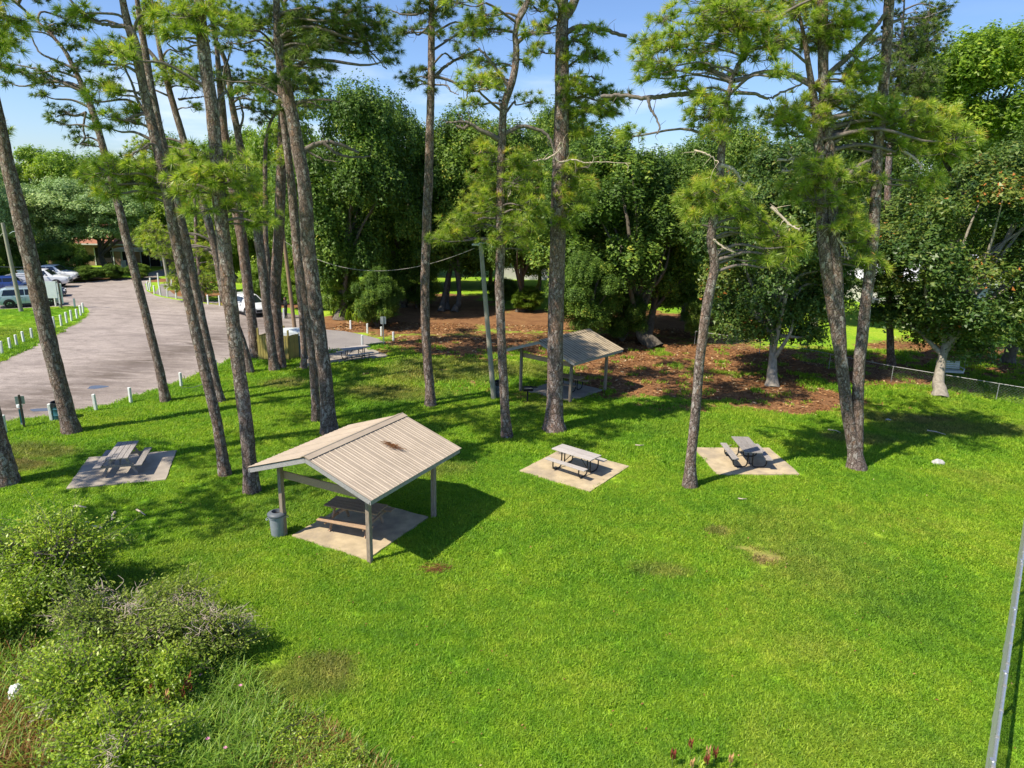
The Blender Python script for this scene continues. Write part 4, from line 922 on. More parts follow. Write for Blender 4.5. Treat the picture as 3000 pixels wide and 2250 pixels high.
p0 = AT(1200, 560, 88); house('white house glimpsed between dark oaks behind the pale light pole', (p0[0], 92, 0), .05, 15, 8, 3.2, 2.4, MAT['wall_white'], MAT['roof_white'], [('window', -3.5, 1.6, 1.4, 1.3), ('window', 1.5, 1.6, 1.4, 1.3)])
p0 = AT(1590, 680, 74); house('pale house almost hidden behind the magnolia left of centre right', (p0[0], 80, 0), .0, 12, 7, 2.8, 2.0, MAT['wall_white'], MAT['roof_white'], [('window', -2.5, 1.5, 1.4, 1.3), ('window', 2, 1.5, 1.4, 1.3)])
g = G(1917, 660); root = empty('garden_boulder', (g[0] - 1.3, g[1] + 1, 0), 0, 'dark rounded boulder on the lawn before the white house', 'boulder'); MB().box((0, 0, .3), (1.4, .9, .75), bev=.3).build('boulder', MAT['plastic_dark'], root)
p = AT(283, 545, 90.5); root = empty('shade_canopy', (p[0], 90.3, 0), .1, 'white canopy on poles beside the terracotta roofed house', 'canopy')
MB().add([(-1.9, -1.4, 2.25), (1.9, -1.4, 2.25), (1.9, 1.4, 2.25), (-1.9, 1.4, 2.25), (-1.5, -1, 2.6), (1.5, -1, 2.6), (1.5, 1, 2.6), (-1.5, 1, 2.6)], [(0, 1, 5, 4), (1, 2, 6, 5), (2, 3, 7, 6), (3, 0, 4, 7), (4, 5, 6, 7)]).build('canopy_top', MAT['sign_white'], root)
for a in (-1.8, 1.8):
    for b in (-1.3, 1.3): MB().tube([(a, b, 0), (a, b, 2.3)], .04, 6).build('pole', MAT['galv_dull'], root)
for qx, lab, mt, sz in ((270, 'blue storage bin beside the white canopy', MAT['car_blue'], .9), (258, 'small white cabinet beside the blue bin', MAT['sign_white'], .8), (222, 'yellow crate before the terracotta roofed house', MAT['tan_leaf'], .6)):
    g = G(qx, 580); rr = empty('storage_bin', (g[0], g[1] + 1.5, 0), .2, lab, 'bin'); MB().box((0, 0, sz / 2), (sz, sz, sz), bev=.05).build('body', mt, rr); MB().box((0, 0, sz + .04), (sz * 1.06, sz * 1.06, .07), bev=.02).build('lid', mt, rr)

# ================================================================ the person behind the pines
def person(loc, rz):
    root = empty('person', loc, rz, 'person in black clothing standing by a white bollard behind the pines', 'person')
    J = {'pel': (0, 0, .95, .15), 'wa': (0, 0, 1.10, .135), 'ch': (0, .01, 1.32, .155), 'nk': (0, 0, 1.50, .06), 'hd0': (0, .015, 1.58, .075), 'hd': (0, .02, 1.66, .098), 'hdt': (0, .01, 1.74, .07)}
    E = [('pel', 'wa'), ('wa', 'ch'), ('ch', 'nk'), ('nk', 'hd0'), ('hd0', 'hd'), ('hd', 'hdt')]
    for s, n in ((-1, 'l'), (1, 'r')):
        J.update({n + 'h': (s * .095, 0, .90, .10), n + 'k': (s * .11, .02, .50, .068), n + 'a': (s * .115, -.01, .09, .045), n + 't': (s * .125, .15, .035, .036),
                  n + 's': (s * .19, 0, 1.42, .065), n + 'e': (s * .27, .03, 1.15, .047), n + 'w': (s * .10, .24, 1.24, .034), n + 'm': (s * .06, .29, 1.27, .036)})
        E += [('pel', n + 'h'), (n + 'h', n + 'k'), (n + 'k', n + 'a'), (n + 'a', n + 't'), ('ch', n + 's'), (n + 's', n + 'e'), (n + 'e', n + 'w'), (n + 'w', n + 'm')]
        for f in range(4): J[n + 'f%d' % f] = (s * (.03 + .018 * f), .36 - .008 * f, 1.27 + .012 * (f - 1.5), .009); E.append((n + 'm', n + 'f%d' % f))
        J[n + 'th'] = (s * .02, .31, 1.31, .010); E.append((n + 'm', n + 'th'))
    ks = list(J); me = bpy.data.meshes.new('body'); me.from_pydata([J[k][:3] for k in ks], [(ks.index(a), ks.index(b)) for a, b in E], [])
    o = link('body', me, MAT['black_cloth'], root); sk = o.modifiers.new('skin', 'SKIN'); ss = o.modifiers.new('sub', 'SUBSURF'); ss.levels = 1; ss.render_levels = 1
    for i, k in enumerate(ks): me.skin_vertices[0].data[i].radius = (J[k][3], J[k][3])
    me.skin_vertices[0].data[0].use_root = True
    MB().lathe([(.0, -.12), (.06, -.10), (.087, -.03), (.085, .03), (.06, .08), (0, .09)], (0, .032, 1.66), 14).build('face', MAT['skin'], root, True)
    MB().box((0, .125, 1.645), (.025, .03, .05), bev=.01).build('nose', MAT['skin'], root)
    for s in (-1, 1): MB().box((s * .033, .113, 1.675), (.022, .012, .012)).build('eye', MAT['hair'], root); MB().box((s * .088, .03, 1.65), (.02, .035, .06), bev=.008).build('ear', MAT['skin'], root)
    MB().lathe([(.102, -.04), (.108, .03), (.09, .09), (.05, .12), (0, .125)], (0, .005, 1.67), 14).build('hair', MAT['hair'], root, True)
    MB().box((0, .36, 1.29), (.07, .015, .13), bev=.005).build('phone', MAT['black_trim'], root)
    return root
g = G(616, 689); person((g[0], g[1] + .3, 0), 2.4)

# ================================================================ small things on the lawn
def stick(label, pts, r, name='fallen_branch', mat='dead'):
    m = MB(); P_ = [Vector(p) for p in pts]; m.tube(P_, [r * (1 - .6 * i / (len(P_) - 1)) for i in range(len(P_))], 6); tag(m.build(name, MAT[mat], None, True), label, 'branch')
def qstick(label, qs, r, z=.10): stick(label, [tuple(G(a, b)[:2]) + (z + .03 * (i % 2),) for i, (a, b) in enumerate(qs)], r)
qstick('pale fallen branch lying highest up beside the left bush', [(161, 1099), (172, 1101), (187, 1102)], .045)
qstick('curved pale bark piece on the lawn right of the left bush', [(249, 1113), (244, 1121), (243, 1129)], .055)
qstick('thin pale twig on the shaded lawn below the left picnic pad', [(296, 1107), (306, 1114), (315, 1119)], .035)
qstick('short pale stick at the right end of the left bush', [(201, 1143), (213, 1146), (223, 1147)], .045)
qstick('small pale stick nearest the left bush top', [(185, 1134), (195, 1136)], .03)
qstick('long thin pale stick on the shaded lawn at the far right', [(2002, 934), (2020, 938), (2042, 943)], .035)
qstick('thin fallen twig on the lawn behind the right picnic table', [(1788, 932), (1806, 936), (1815, 939)], .03)
qstick('pale twig on the grass behind the middle picnic table', [(1372, 966), (1382, 968), (1391, 966)], .03)
qstick('slender twig on the grass right of the middle picnic table', [(1560, 968), (1572, 969), (1580, 966)], .03)
qstick('broken twig on the bare soil line in the right lawn', [(1594, 1082), (1604, 1085), (1612, 1083)], .025)
def boulder(label, g, s, seed, name='stone'):
    bm = bmesh.new(); bmesh.ops.create_icosphere(bm, subdivisions=3, radius=1)
    for v in bm.verts:
        k = 1 + .32 * mnoise.noise(v.co * 1.3 + Vector((seed, 0, 0))); v.co = Vector((v.co.x * s[0] * k, v.co.y * s[1] * k, max(v.co.z, -.3) * s[2] * k))
    me = bpy.data.meshes.new(name); bm.to_mesh(me); bm.free(); me.polygons.foreach_set('use_smooth', np.ones(len(me.polygons), bool))
    tag(link(name, me, MAT['stone'], None, (g[0], g[1], s[2] * .4)), label, 'stone')
boulder('pale grey stone lying in the shaded grass at the right', G(2026, 1003), (.24, .16, .17), 1.5)
boulder('small whitish stone behind the double pine trunk', G(1918, 910), (.16, .1, .09), 4.2)
g = G(46, 1512); bm = bmesh.new(); bmesh.ops.create_icosphere(bm, subdivisions=4, radius=1)
for v in bm.verts:
    k = 1 + .45 * mnoise.noise(v.co * 1.6 + Vector((3, 1, 0))) + .22 * mnoise.noise(v.co * 4.5); v.co = Vector((v.co.x * .12 * k, v.co.y * .15 * k, v.co.z * .17 * k + .25))
me = bpy.data.meshes.new('plastic_bag'); bm.to_mesh(me); bm.free(); tag(link('plastic_bag', me, MAT['bag_white'], None, (g[0] + .05, g[1] - .15, .05)), 'crumpled white litter caught in the reeds at the left water edge', 'litter')
# wire tie round the shelter post is part of the can's tether
m = MB(); pc = Vector((-6.66, 18.86, .55))
# ================================================================ pines
def spline(P, n):
    """Catmull-Rom through the rows of P (k,d), n samples"""
    P = np.asarray(P, float); k = len(P)
    Q = np.concatenate([[2 * P[0] - P[1]], P, [2 * P[-1] - P[-2]]]); t = np.linspace(0, k - 1 - 1e-6, n); i = np.floor(t).astype(int); f = (t - i)[:, None]
    a, b, c, d = Q[i], Q[i + 1], Q[i + 2], Q[i + 3]
    return .5 * (2 * b + (c - a) * f + (2 * a - 5 * b + 4 * c - d) * f ** 2 + (3 * b - a - 3 * c + d) * f ** 3)
def tube_np(P, r, seg, bump=0.0, seed=0):
    P = np.asarray(P, float); n = len(P); T = unit(np.gradient(P, axis=0)); ref = np.array([1., .2, .1]); A = unit(ref - T * (T @ ref)[:, None]); B = np.cross(T, A)
    th = np.linspace(0, 2 * np.pi, seg, endpoint=False); rr = np.asarray(r, float)[:, None] * np.ones((1, seg))
    if bump:
        for i in range(n):
            for k in range(seg):
                q = Vector((math.cos(th[k]) * 2.2, math.sin(th[k]) * 2.2, P[i][2] * 2.6 + seed * 7)); rr[i, k] *= 1 + bump * (mnoise.noise(q * 1.6) * .8 + mnoise.noise(q * .5))
    V = P[:, None, :] + A[:, None, :] * (np.cos(th) * rr)[..., None] + B[:, None, :] * (np.sin(th) * rr)[..., None]
    i, k = np.meshgrid(np.arange(n - 1), np.arange(seg), indexing='ij'); k2 = (k + 1) % seg
    F = np.stack([i * seg + k, i * seg + k2, (i + 1) * seg + k2, (i + 1) * seg + k], -1).reshape(-1, 4)
    return V.reshape(-1, 3), F
def join_tubes(L):
    Vs, Fs, b = [], [], 0
    for V, F in L: Vs.append(V); Fs.append(F + b); b += len(V)
    return np.concatenate(Vs), np.concatenate(Fs)

def needles(C, D, S, tint, r, nb=44, wd=.013):
    """starbursts of long needles: C centres, D shoot directions, S sizes"""
    n = len(C); K = n * nb
    C = np.repeat(C, nb, 0); D = np.repeat(D, nb, 0); S = np.repeat(S, nb); tn = np.repeat(tint, nb)
    d = unit(D * .85 + unit(r.normal(size=(K, 3)))); L = S * r.uniform(.8, 1.08, K)
    off = D * (S * r.uniform(-.14, .10, K))[:, None]
    side = unit(np.cross(d, r.normal(size=(K, 3)))) * (wd * r.uniform(.7, 1.3, K) * (S / .3))[:, None]
    a = C + off; tip = a + d * L[:, None]; tip[:, 2] -= L * .24
    V = np.concatenate([a - side, a + side, tip]); i = np.arange(K); F = np.stack([i, i + K, i + 2 * K], 1)
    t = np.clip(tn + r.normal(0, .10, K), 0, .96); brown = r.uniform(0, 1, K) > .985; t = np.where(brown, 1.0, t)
    return V, F, np.concatenate([t - .10, t - .10, t + .14])  # natural dark bases, plus burst shading put into the tint, lighter at tips

PINE_N = 0
def pine(label, base, trunk, widths, clumps=(), limbs=(), dead=(), top=20.0, auto=6, mat='bark', nmat='needle', seed=1, nscale=1.0, forks=(), lean_y=0.0, autor=1.0, group='tall pines', fill=None, cs=None):
    """base, trunk: photo points of the trunk's middle line (first = foot); widths in photo units at foot, middle, top of the list
       clumps (x, y, rx, ry[, depth]); limbs, dead, forks: lists of photo points"""
    cs = cs or (1.12 if seed < 13 else 1.34); fill = fill if fill is not None else (2 if seed < 13 else 4)
    r = np.random.default_rng(seed * 101 + 5); g0 = G(*base); Y0 = g0[1]
    def up(q, dy=0.0): return AT(q[0], q[1], Y0 + dy) 
    P = [g0] + [up(q) for q in trunk]
    scale = np.linalg.norm(g0 - [0, 0, CAM_H]) / FQ
    # the trunk goes on above the frame
    d = unit((P[-1] - P[-2])[None])[0]; d[2] = max(d[2], .6); d = d / d[2]
    z = P[-1][2]
    while z < top - .5:
        z2 = min(z + 3.0, top); P.append(P[-1] + d * (z2 - z) + np.array([r.normal(0, .12), r.normal(0, .12), 0])); z = z2
    n = int(max(40, 5 * P[-1][2])); S = spline(P, n); S[0] = P[0]; S[0, 2] = -.08
    for i in range(n): S[i, 1] += lean_y * max(0, S[i, 2]) / 15
    zz = np.clip(S[:, 2] / top, 0, 1); r0, r1 = widths[0] * scale / 2, widths[1] * scale / 2; r2 = widths[2] * scale / 2 if len(widths) > 2 else r1 * .62
    mid = .45; rad = np.where(zz < mid, r1 + (r0 - r1) * np.exp(-zz * top / .55) * 1.0 + (r1 * .10) * (mid - zz), r1 + (r2 - r1) * np.clip((zz - mid) / .3, 0, 1)); rad = rad * np.where(zz > .75, 1 - .8 * (zz - .75) / .25, 1)
    tubes = [tube_np(S, rad, 16, .09, seed)]; near = scale * FQ < 36
    root = empty('pine_tree', tuple(g0), 0, label, 'pine tree', group)
    limb_t = []; C = []; D = []; SZ = []; TT = []
    def foot_on_trunk(z_):
        i = int(np.argmin(np.abs(S[:, 2] - z_))); return S[i], rad[i]
    def shoots(c, rx, ry, rz, axis_from, rl):
        """a foliage clump: a limb from the trunk, twigs, starbursts on the twig ends"""
        rx, ry, rz = rx * cs, ry * cs * 1.1, rz * cs; nsh = int(np.clip((54 if near else 66) * nscale * rx * rz, 10, 130))
        u = unit(r.normal(size=(nsh, 3))) * (r.uniform(.05, 1, nsh) ** .55)[:, None]; u[:, 2] = np.where(u[:, 2] < -.3, u[:, 2] * .5, u[:, 2])
        p = c + u * np.array([rx, ry, rz]); ax = unit((c - axis_from)[None])[0]
        dd = unit(u * .8 + np.array([0, 0, .75]) + ax * .45 + r.normal(0, .25, (nsh, 3)))
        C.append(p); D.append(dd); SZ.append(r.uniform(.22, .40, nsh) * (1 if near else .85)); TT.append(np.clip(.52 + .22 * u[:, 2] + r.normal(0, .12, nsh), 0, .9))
        for q, e in zip(p[::1], dd[::1]):
            s0 = c + (q - c) * .15 + ax * r.uniform(-.3, 0); m_ = (s0 + q) / 2 + r.normal(0, .08, 3) - np.array([0, 0, .06]); limb_t.append(tube_np(spline([s0, m_, q - e * .05], 5), np.linspace(.016, .007, 5), 3))
    for cl in clumps:
        qx, qy, rx, ry = cl[:4]; dy = cl[4] if len(cl) > 4 else r.uniform(-.9, .9) * rx * scale * 1.2
        c = up((qx, qy), dy); rx_, rz_ = rx * scale, ry * scale
        zt = c[2] - r.uniform(.1, .5) * np.hypot(c[0] - g0[0], 1) * .35; f, fr_ = foot_on_trunk(max(zt, 2.5)); L = np.linalg.norm(c - f)
        if L > .5:
            m1 = f + (c - f) * .35 + np.array([r.normal(0, .06) * L, r.normal(0, .05) * L, .07 * L]); m2 = f + (c - f) * .72 + np.array([r.normal(0, .06) * L, r.normal(0, .05) * L, -.02 * L])
            limb_t.append(tube_np(spline([f, m1, m2, c], 12), np.linspace(min(.028 + .016 * L, fr_ * .55), .018, 12), 6))
        shoots(c, rx_, (rx_ + rz_) * .5, rz_, f, L)
    zf = AT(base[0], 0, Y0)[2]
    for k in range(auto):          # the crown that stands above the picture
        z = max(zf + .9, top - 6.5) + (top - max(zf + .9, top - 6.5)) * (k + .5) / auto + r.uniform(-.3, .3); f, fr_ = foot_on_trunk(z - .5)
        a = k * 2.4 + seed + r.uniform(-.5, .5); L = (1.0 + 2.0 * (1 - k / max(auto, 1)) * r.uniform(.6, 1.15)) * autor; c = f + np.array([math.cos(a) * L, math.sin(a) * L, .5 + r.uniform(0, .5)])
        m1 = f + (c - f) * .5 + np.array([r.normal(0, .1), r.normal(0, .1), .15]); limb_t.append(tube_np(spline([f, m1, c], 8), np.linspace(.06, .02, 8), 6))
        shoots(c, r.uniform(.8, 1.3) * autor, r.uniform(.8, 1.2) * autor, r.uniform(.5, .8), f, L)
    for k in range(fill):          # airy boughs on the stem where it leaves the picture
        z = zf - r.uniform(-.3, 4.2); f, fr_ = foot_on_trunk(z - .6); a = r.uniform(0, 6.283); L = r.uniform(1.0, 3.2); c = f + np.array([math.cos(a) * L, math.sin(a) * L * .8, .35 + r.uniform(-.2, .6)])
        m1 = f + (c - f) * .4 + np.array([r.normal(0, .2), r.normal(0, .2), .3]); m2 = f + (c - f) * .75 + np.array([r.normal(0, .2), r.normal(0, .2), .0]); limb_t.append(tube_np(spline([f, m1, m2, c], 12), np.linspace(.055, .016, 12), 6))
        shoots(c, r.uniform(.35, .7), r.uniform(.35, .7), r.uniform(.2, .4), f, L)
    def photo_limb(q, rad0, rad1, dys, wob=.05):
        pts = [up(p, dy) for p, dy in zip(q, np.linspace(dys[0], dys[1], len(q)))]; s = spline(pts, 6 * len(pts)); s[1:] += r.normal(0, wob * .35, (len(s) - 1, 3)) * np.linspace(.2, 1, len(s) - 1)[:, None]
        return tube_np(s, np.linspace(rad0, rad1, len(s)), 8), s
    for L in limbs:
        q, w0, w1 = L[:3]; tb, s = photo_limb(q, w0 * scale / 2, w1 * scale / 2, L[3] if len(L) > 3 else (0, r.uniform(-.8, .8))); limb_t.append(tb)
        for k in range(3, len(s), 4):   # bare twigs
            e = s[k] + r.normal(0, .3, 3) + np.array([0, 0, r.uniform(-.1, .35)]); limb_t.append(tube_np(spline([s[k], (s[k] + e) / 2 + r.normal(0, .06, 3), e], 5), np.linspace(.014, .005, 5), 4))
    for q, w0, w1 in forks:
        pts = [up(p) for p in q]; s = spline(pts, 10 * len(pts)); tubes.append(tube_np(s, np.linspace(w0, w1, len(s)) * scale / 2, 14, .09, seed + 3))
    off = np.array(g0)
    V, F = join_tubes(tubes); link('trunk', np_mesh('trunk', V - off, F, smooth=True), MAT[mat], root)
    if limb_t: V, F = join_tubes(limb_t); link('limbs', np_mesh('limbs', V - off, F, smooth=True), MAT['limb'], root)['kind'] = 'stuff'
    for q, w0, w1 in dead:
        tb, s = photo_limb(q, w0 * scale / 2, w1 * scale / 2, (-.1, r.uniform(-.7, .1))); dl = [tb]
        for k in range(2, len(s), 4):
            e = s[k] + r.normal(0, .22, 3) + np.array([0, 0, r.uniform(-.15, .15)]); dl.append(tube_np(spline([s[k], (s[k] + e) / 2 + r.normal(0, .05, 3), e], 5), np.linspace(w1 * scale / 2.5, .004, 5), 4))
        V, F = join_tubes(dl); link('dead_branch', np_mesh('dead_branch', V - off, F, smooth=True), MAT['dead'], root)
    if C:
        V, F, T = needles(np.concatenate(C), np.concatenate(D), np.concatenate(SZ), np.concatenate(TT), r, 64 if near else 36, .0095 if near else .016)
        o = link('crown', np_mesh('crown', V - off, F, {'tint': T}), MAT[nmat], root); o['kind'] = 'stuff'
    return root

pine('stout pine trunk cut off by the left picture edge beside the left bush', (12, 1045), [(2, 990), (-14, 930), (-60, 760), (-110, 560), (-150, 330), (-180, 120)], (46, 34), [(12, 30, 36, 30), (20, 92, 26, 26), (4, 140, 22, 20), (-30, 70, 40, 40)], [([(-150, 330), (-80, 190), (-20, 120), (15, 95)], 12, 5)], seed=1, top=18, auto=7)
pine('leaning pine beside the teal barrel at the left road edge', (155, 935), [(137, 860), (118, 790), (96, 695), (75, 600), (56, 520), (40, 450), (18, 360), (0, 270), (-22, 170), (-45, 60)], (36, 25), [(2, 285, 16, 14)], seed=2, top=18, auto=7)
pine('slender leaning pine right of the road signs with foliage high on its left', (358, 868), [(345, 800), (330, 740), (310, 660), (292, 590), (272, 510), (255, 440), (235, 365), (215, 290), (198, 235), (180, 190), (160, 148), (140, 110), (115, 80), (90, 55), (60, 28), (40, 8)], (22, 14.5, 11),
     [(125, 62, 30, 20), (165, 52, 22, 15), (30, 150, 28, 14), (70, 165, 28, 15), (102, 172, 28, 24), (88, 203, 16, 14), (160, 148, 26, 16), (135, 240, 26, 14), (118, 262, 18, 12), (165, 292, 18, 14), (178, 310, 14, 10), (150, 100, 20, 14), (45, 60, 25, 16), (200, 130, 20, 12), (10, 175, 20, 10)],
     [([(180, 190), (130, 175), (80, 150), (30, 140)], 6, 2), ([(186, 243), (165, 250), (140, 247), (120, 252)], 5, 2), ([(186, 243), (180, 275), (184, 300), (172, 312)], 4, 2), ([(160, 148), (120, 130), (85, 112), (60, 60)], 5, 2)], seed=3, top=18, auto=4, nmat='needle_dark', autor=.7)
pine('pine with its foot nearest the left picnic pad, one of an overlapping pair', (487, 1028), [(478, 970), (468, 910), (452, 840), (440, 790), (425, 725), (408, 650), (385, 545), (365, 440), (347, 350), (328, 270), (308, 180), (292, 110), (276, 50), (265, 0), (255, -60)], (27, 19, 15),
     [(233, 105, 38, 18), (205, 128, 18, 14), (262, 100, 18, 16), (222, 180, 26, 11), (248, 200, 22, 14), (238, 250, 30, 13), (225, 272, 20, 10), (285, 240, 14, 10), (280, 262, 22, 12), (160, 22, 28, 16), (190, 35, 20, 18), (225, 368, 40, 28), (200, 385, 26, 24), (265, 355, 30, 20), (300, 352, 36, 20), (285, 392, 40, 22), (330, 372, 36, 24), (235, 415, 30, 22), (345, 405, 34, 24), (310, 425, 24, 18)],
     [([(318, 225), (290, 75), (240, 55), (200, 45), (150, 0)], 10, 3), ([(318, 245), (300, 222), (285, 180), (262, 140), (235, 130)], 6, 2), ([(330, 245), (290, 250), (265, 262), (235, 258)], 6, 2), ([(352, 345), (330, 310), (300, 325), (270, 340)], 5, 3)], seed=4, top=19, auto=7)
pine('pine whose foot stands farther back, overlapped by the pair in front', (476, 869), [(466, 825), (455, 770), (442, 715), (428, 650), (410, 560), (395, 490), (378, 425), (360, 345), (342, 265), (325, 180), (312, 100), (300, 30), (292, -40)], (24, 15, 12), [(330, 60, 30, 20), (310, 20, 30, 16), (395, 40, 26, 18)], seed=5, top=21, auto=6)
pine('tall flaky pine standing left behind the near shelter roof edge', (545, 1063), [(540, 1010), (533, 930), (523, 850), (511, 760), (501, 680), (492, 600), (484, 530), (477, 465), (471, 390), (466, 315), (458, 235), (450, 180), (443, 130), (436, 60), (430, 0), (425, -60)], (38, 25, 20),
     [(440, 15, 42, 26), (400, 35, 30, 18), (478, 48, 36, 20), (425, 62, 24, 14), (370, 75, 18, 12), (350, 30, 20, 14), (405, 335, 40, 20), (450, 335, 50, 22), (500, 355, 42, 26), (415, 375, 44, 26), (460, 385, 44, 28), (520, 395, 36, 28), (400, 410, 36, 22), (475, 425, 40, 26), (540, 420, 34, 26), (435, 450, 32, 18), (500, 450, 34, 22), (560, 450, 30, 22), (575, 478, 22, 18), (545, 480, 20, 14)],
     [([(474, 420), (430, 402), (390, 398), (340, 395)], 8, 3), ([(452, 88), (420, 92), (390, 82), (350, 84)], 5, 2), ([(446, 160), (430, 100), (390, 110), (360, 95)], 4, 2), ([(476, 440), (520, 420), (550, 440), (570, 470)], 7, 3)], seed=6, top=19, auto=6)
pine('pine close left of the enclosure, its foot hidden behind a nearer trunk', (540, 807), [(530, 759), (515, 715), (500, 680), (487, 650), (476, 600), (466, 545), (447, 469), (425, 400), (405, 330), (385, 262), (367, 200), (355, 150), (347, 117), (338, 70), (333, 20)], (21, 14, 11),
     [(390, 160, 52, 26), (365, 140, 30, 18), (420, 185, 26, 20), (350, 175, 26, 16), (310, 318, 26, 18), (345, 325, 30, 18), (420, 230, 18, 10), (380, 60, 26, 18), (335, 20, 30, 18), (310, 345, 24, 14), (360, 360, 30, 20), (330, 495, 30, 22), (345, 530, 34, 22), (300, 520, 22, 16)],
     [([(352, 150), (320, 108), (290, 95), (262, 78)], 8, 3), ([(385, 215), (400, 213), (430, 210), (445, 208)], 5, 2), ([(400, 310), (360, 300), (320, 315), (290, 335)], 5, 2)], seed=7, top=20, auto=5)
pine('pine at the left corner post of the wooden enclosure', (552, 774), [(547, 720), (540, 660), (532, 590), (523, 520), (514, 465), (503, 400), (492, 330), (484, 280), (480, 233), (474, 170), (468, 100), (462, 30)], (27, 19, 12), [(520, 35, 26, 18), (500, 70, 24, 14), (470, 20, 30, 20), (445, 110, 20, 12)], seed=8, top=21, auto=5, mat='bark_red')
pine('front pine of the trunk group before the wooden enclosure', (593, 803), [(588, 760), (583, 716), (577, 670), (571, 616), (565, 565), (559, 516), (553, 470), (543, 430), (533, 380), (521, 330), (513, 283), (505, 245), (500, 217), (496, 180), (490, 143), (478, 110), (462, 75), (455, 20)], (24, 17, 10),
     [(560, 195, 36, 18), (590, 215, 26, 18), (545, 110, 26, 14), (530, 55, 26, 16), (575, 240, 24, 14), (540, 230, 18, 12)],
     [([(500, 203), (530, 190), (560, 175), (597, 158)], 7, 2), ([(488, 200), (483, 160), (495, 120), (500, 90)], 5, 2), ([(517, 285), (525, 250), (518, 215), (530, 205)], 5, 2)], seed=9, top=21, auto=5, nmat='needle_dark')
pine('thin pine half hidden in the trunk group before the enclosure', (588, 770), [(583, 640), (579, 570), (574, 516), (573, 430), (573, 333), (577, 290), (585, 262), (597, 240), (604, 200)], (14, 10, 8), [(610, 190, 26, 16), (600, 240, 26, 14), (625, 175, 24, 14), (560, 262, 16, 10)], [([(588, 262), (575, 250), (565, 240), (560, 215)], 5, 2)], seed=10, top=16, auto=3, nmat='needle_dark')
pine('reddish pine rear in the trunk group before the enclosure', (607, 795), [(603, 760), (600, 715), (596, 666), (596, 600), (600, 540), (603, 490), (606, 410), (608, 330), (610, 250), (612, 160), (614, 60)], (25, 20, 14), [(640, 250, 26, 16), (660, 225, 28, 18), (665, 190, 26, 16), (640, 150, 30, 18)], [([(610, 225), (640, 220), (670, 222), (700, 235)], 6, 2)], seed=11, top=20, auto=5, mat='bark_red')
pine('narrow pine just left of the thick trunk behind the near shelter', (683, 910), [(681, 860), (677, 800), (669, 716), (663, 665), (656, 616), (648, 565), (639, 500), (633, 433), (626, 370), (620, 317), (614, 265), (609, 215), (605, 150), (600, 60), (598, 0)], (21, 16, 12), [(640, 40, 30, 20), (600, 22, 30, 20), (565, 60, 30, 18), (640, 95, 28, 16)], [([(640, 345), (670, 318), (700, 308), (735, 312), (775, 330)], 12, 5), ([(700, 308), (725, 330), (760, 340), (800, 338)], 7, 3), ([(634, 305), (670, 330), (700, 345), (735, 350)], 5, 2)], seed=12, top=20, auto=5)
pine('thick pale barked pine rising right behind the near shelter ridge', (712, 938), [(707, 870), (703, 816), (696, 765), (689, 716), (682, 665), (676, 616), (669, 560), (664, 520), (662, 460), (657, 400), (650, 355), (643, 317), (635, 272), (627, 233), (618, 190), (610, 150), (604, 105), (600, 67), (597, 0), (593, -60)], (44, 27, 22),
     [(570, 40, 28, 20), (630, 62, 24, 18), (665, 35, 34, 22), (700, 62, 40, 22), (735, 38, 36, 22), (770, 62, 36, 22), (800, 85, 36, 20), (828, 105, 26, 16), (840, 130, 14, 12), (740, 92, 36, 18), (690, 95, 34, 16), (775, 20, 36, 18), (815, 50, 30, 18), (660, 130, 30, 18), (625, 110, 24, 14), (700, 140, 24, 14), (650, 190, 24, 14), (760, 110, 22, 12), (838, 80, 22, 14), (640, 160, 26, 14)],
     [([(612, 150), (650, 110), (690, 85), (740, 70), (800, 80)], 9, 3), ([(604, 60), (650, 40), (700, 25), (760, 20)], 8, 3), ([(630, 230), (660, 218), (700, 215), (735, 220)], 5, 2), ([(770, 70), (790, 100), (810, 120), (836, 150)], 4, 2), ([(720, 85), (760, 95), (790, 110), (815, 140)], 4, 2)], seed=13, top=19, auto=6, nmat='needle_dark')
pine('small pine trunk behind the narrow pine right of the enclosure', (657, 800), [(655, 740), (651, 680), (645, 620), (638, 540), (630, 450), (622, 350), (618, 260)], (15, 11, 8), [(610, 300, 26, 18), (640, 330, 28, 18), (650, 290, 22, 14), (605, 345, 22, 14)], seed=14, top=17, auto=3, mat='bark_red')
pine('straight lone pine standing between the near and far shelters', (930, 878), [(928, 830), (925, 800), (921, 740), (919, 690), (918, 620), (920, 540), (923, 450), (926, 380), (928, 300), (930, 230), (932, 150), (932, 100), (932, 30), (931, -40)], (28, 18, 13),
     [(905, 148, 16, 10), (880, 165, 16, 11), (893, 182, 12, 8), (930, 160, 14, 12), (930, 195, 12, 14), (938, 45, 22, 18), (885, 62, 20, 12), (945, 70, 16, 14), (905, 20, 24, 14), (965, 22, 24, 16), (925, 5, 26, 14), (860, 70, 14, 8)],
     [([(930, 185), (905, 172), (885, 170), (868, 165)], 4, 1.5), ([(938, 168), (960, 145), (985, 130), (1035, 107)], 7, 4), ([(938, 165), (975, 175), (1005, 195), (1040, 198)], 6, 3), ([(940, 183), (965, 185), (975, 198), (990, 205)], 3.5, 1.5), ([(1010, 195), (1008, 215), (1002, 225), (1005, 238)], 3, 1.5), ([(925, 20), (895, 32), (865, 30), (840, 22)], 5, 2), ([(928, 55), (905, 75), (890, 68), (860, 75)], 4, 1.5)], seed=15, top=22, auto=5, mat='bark_red', nmat='needle_dark')
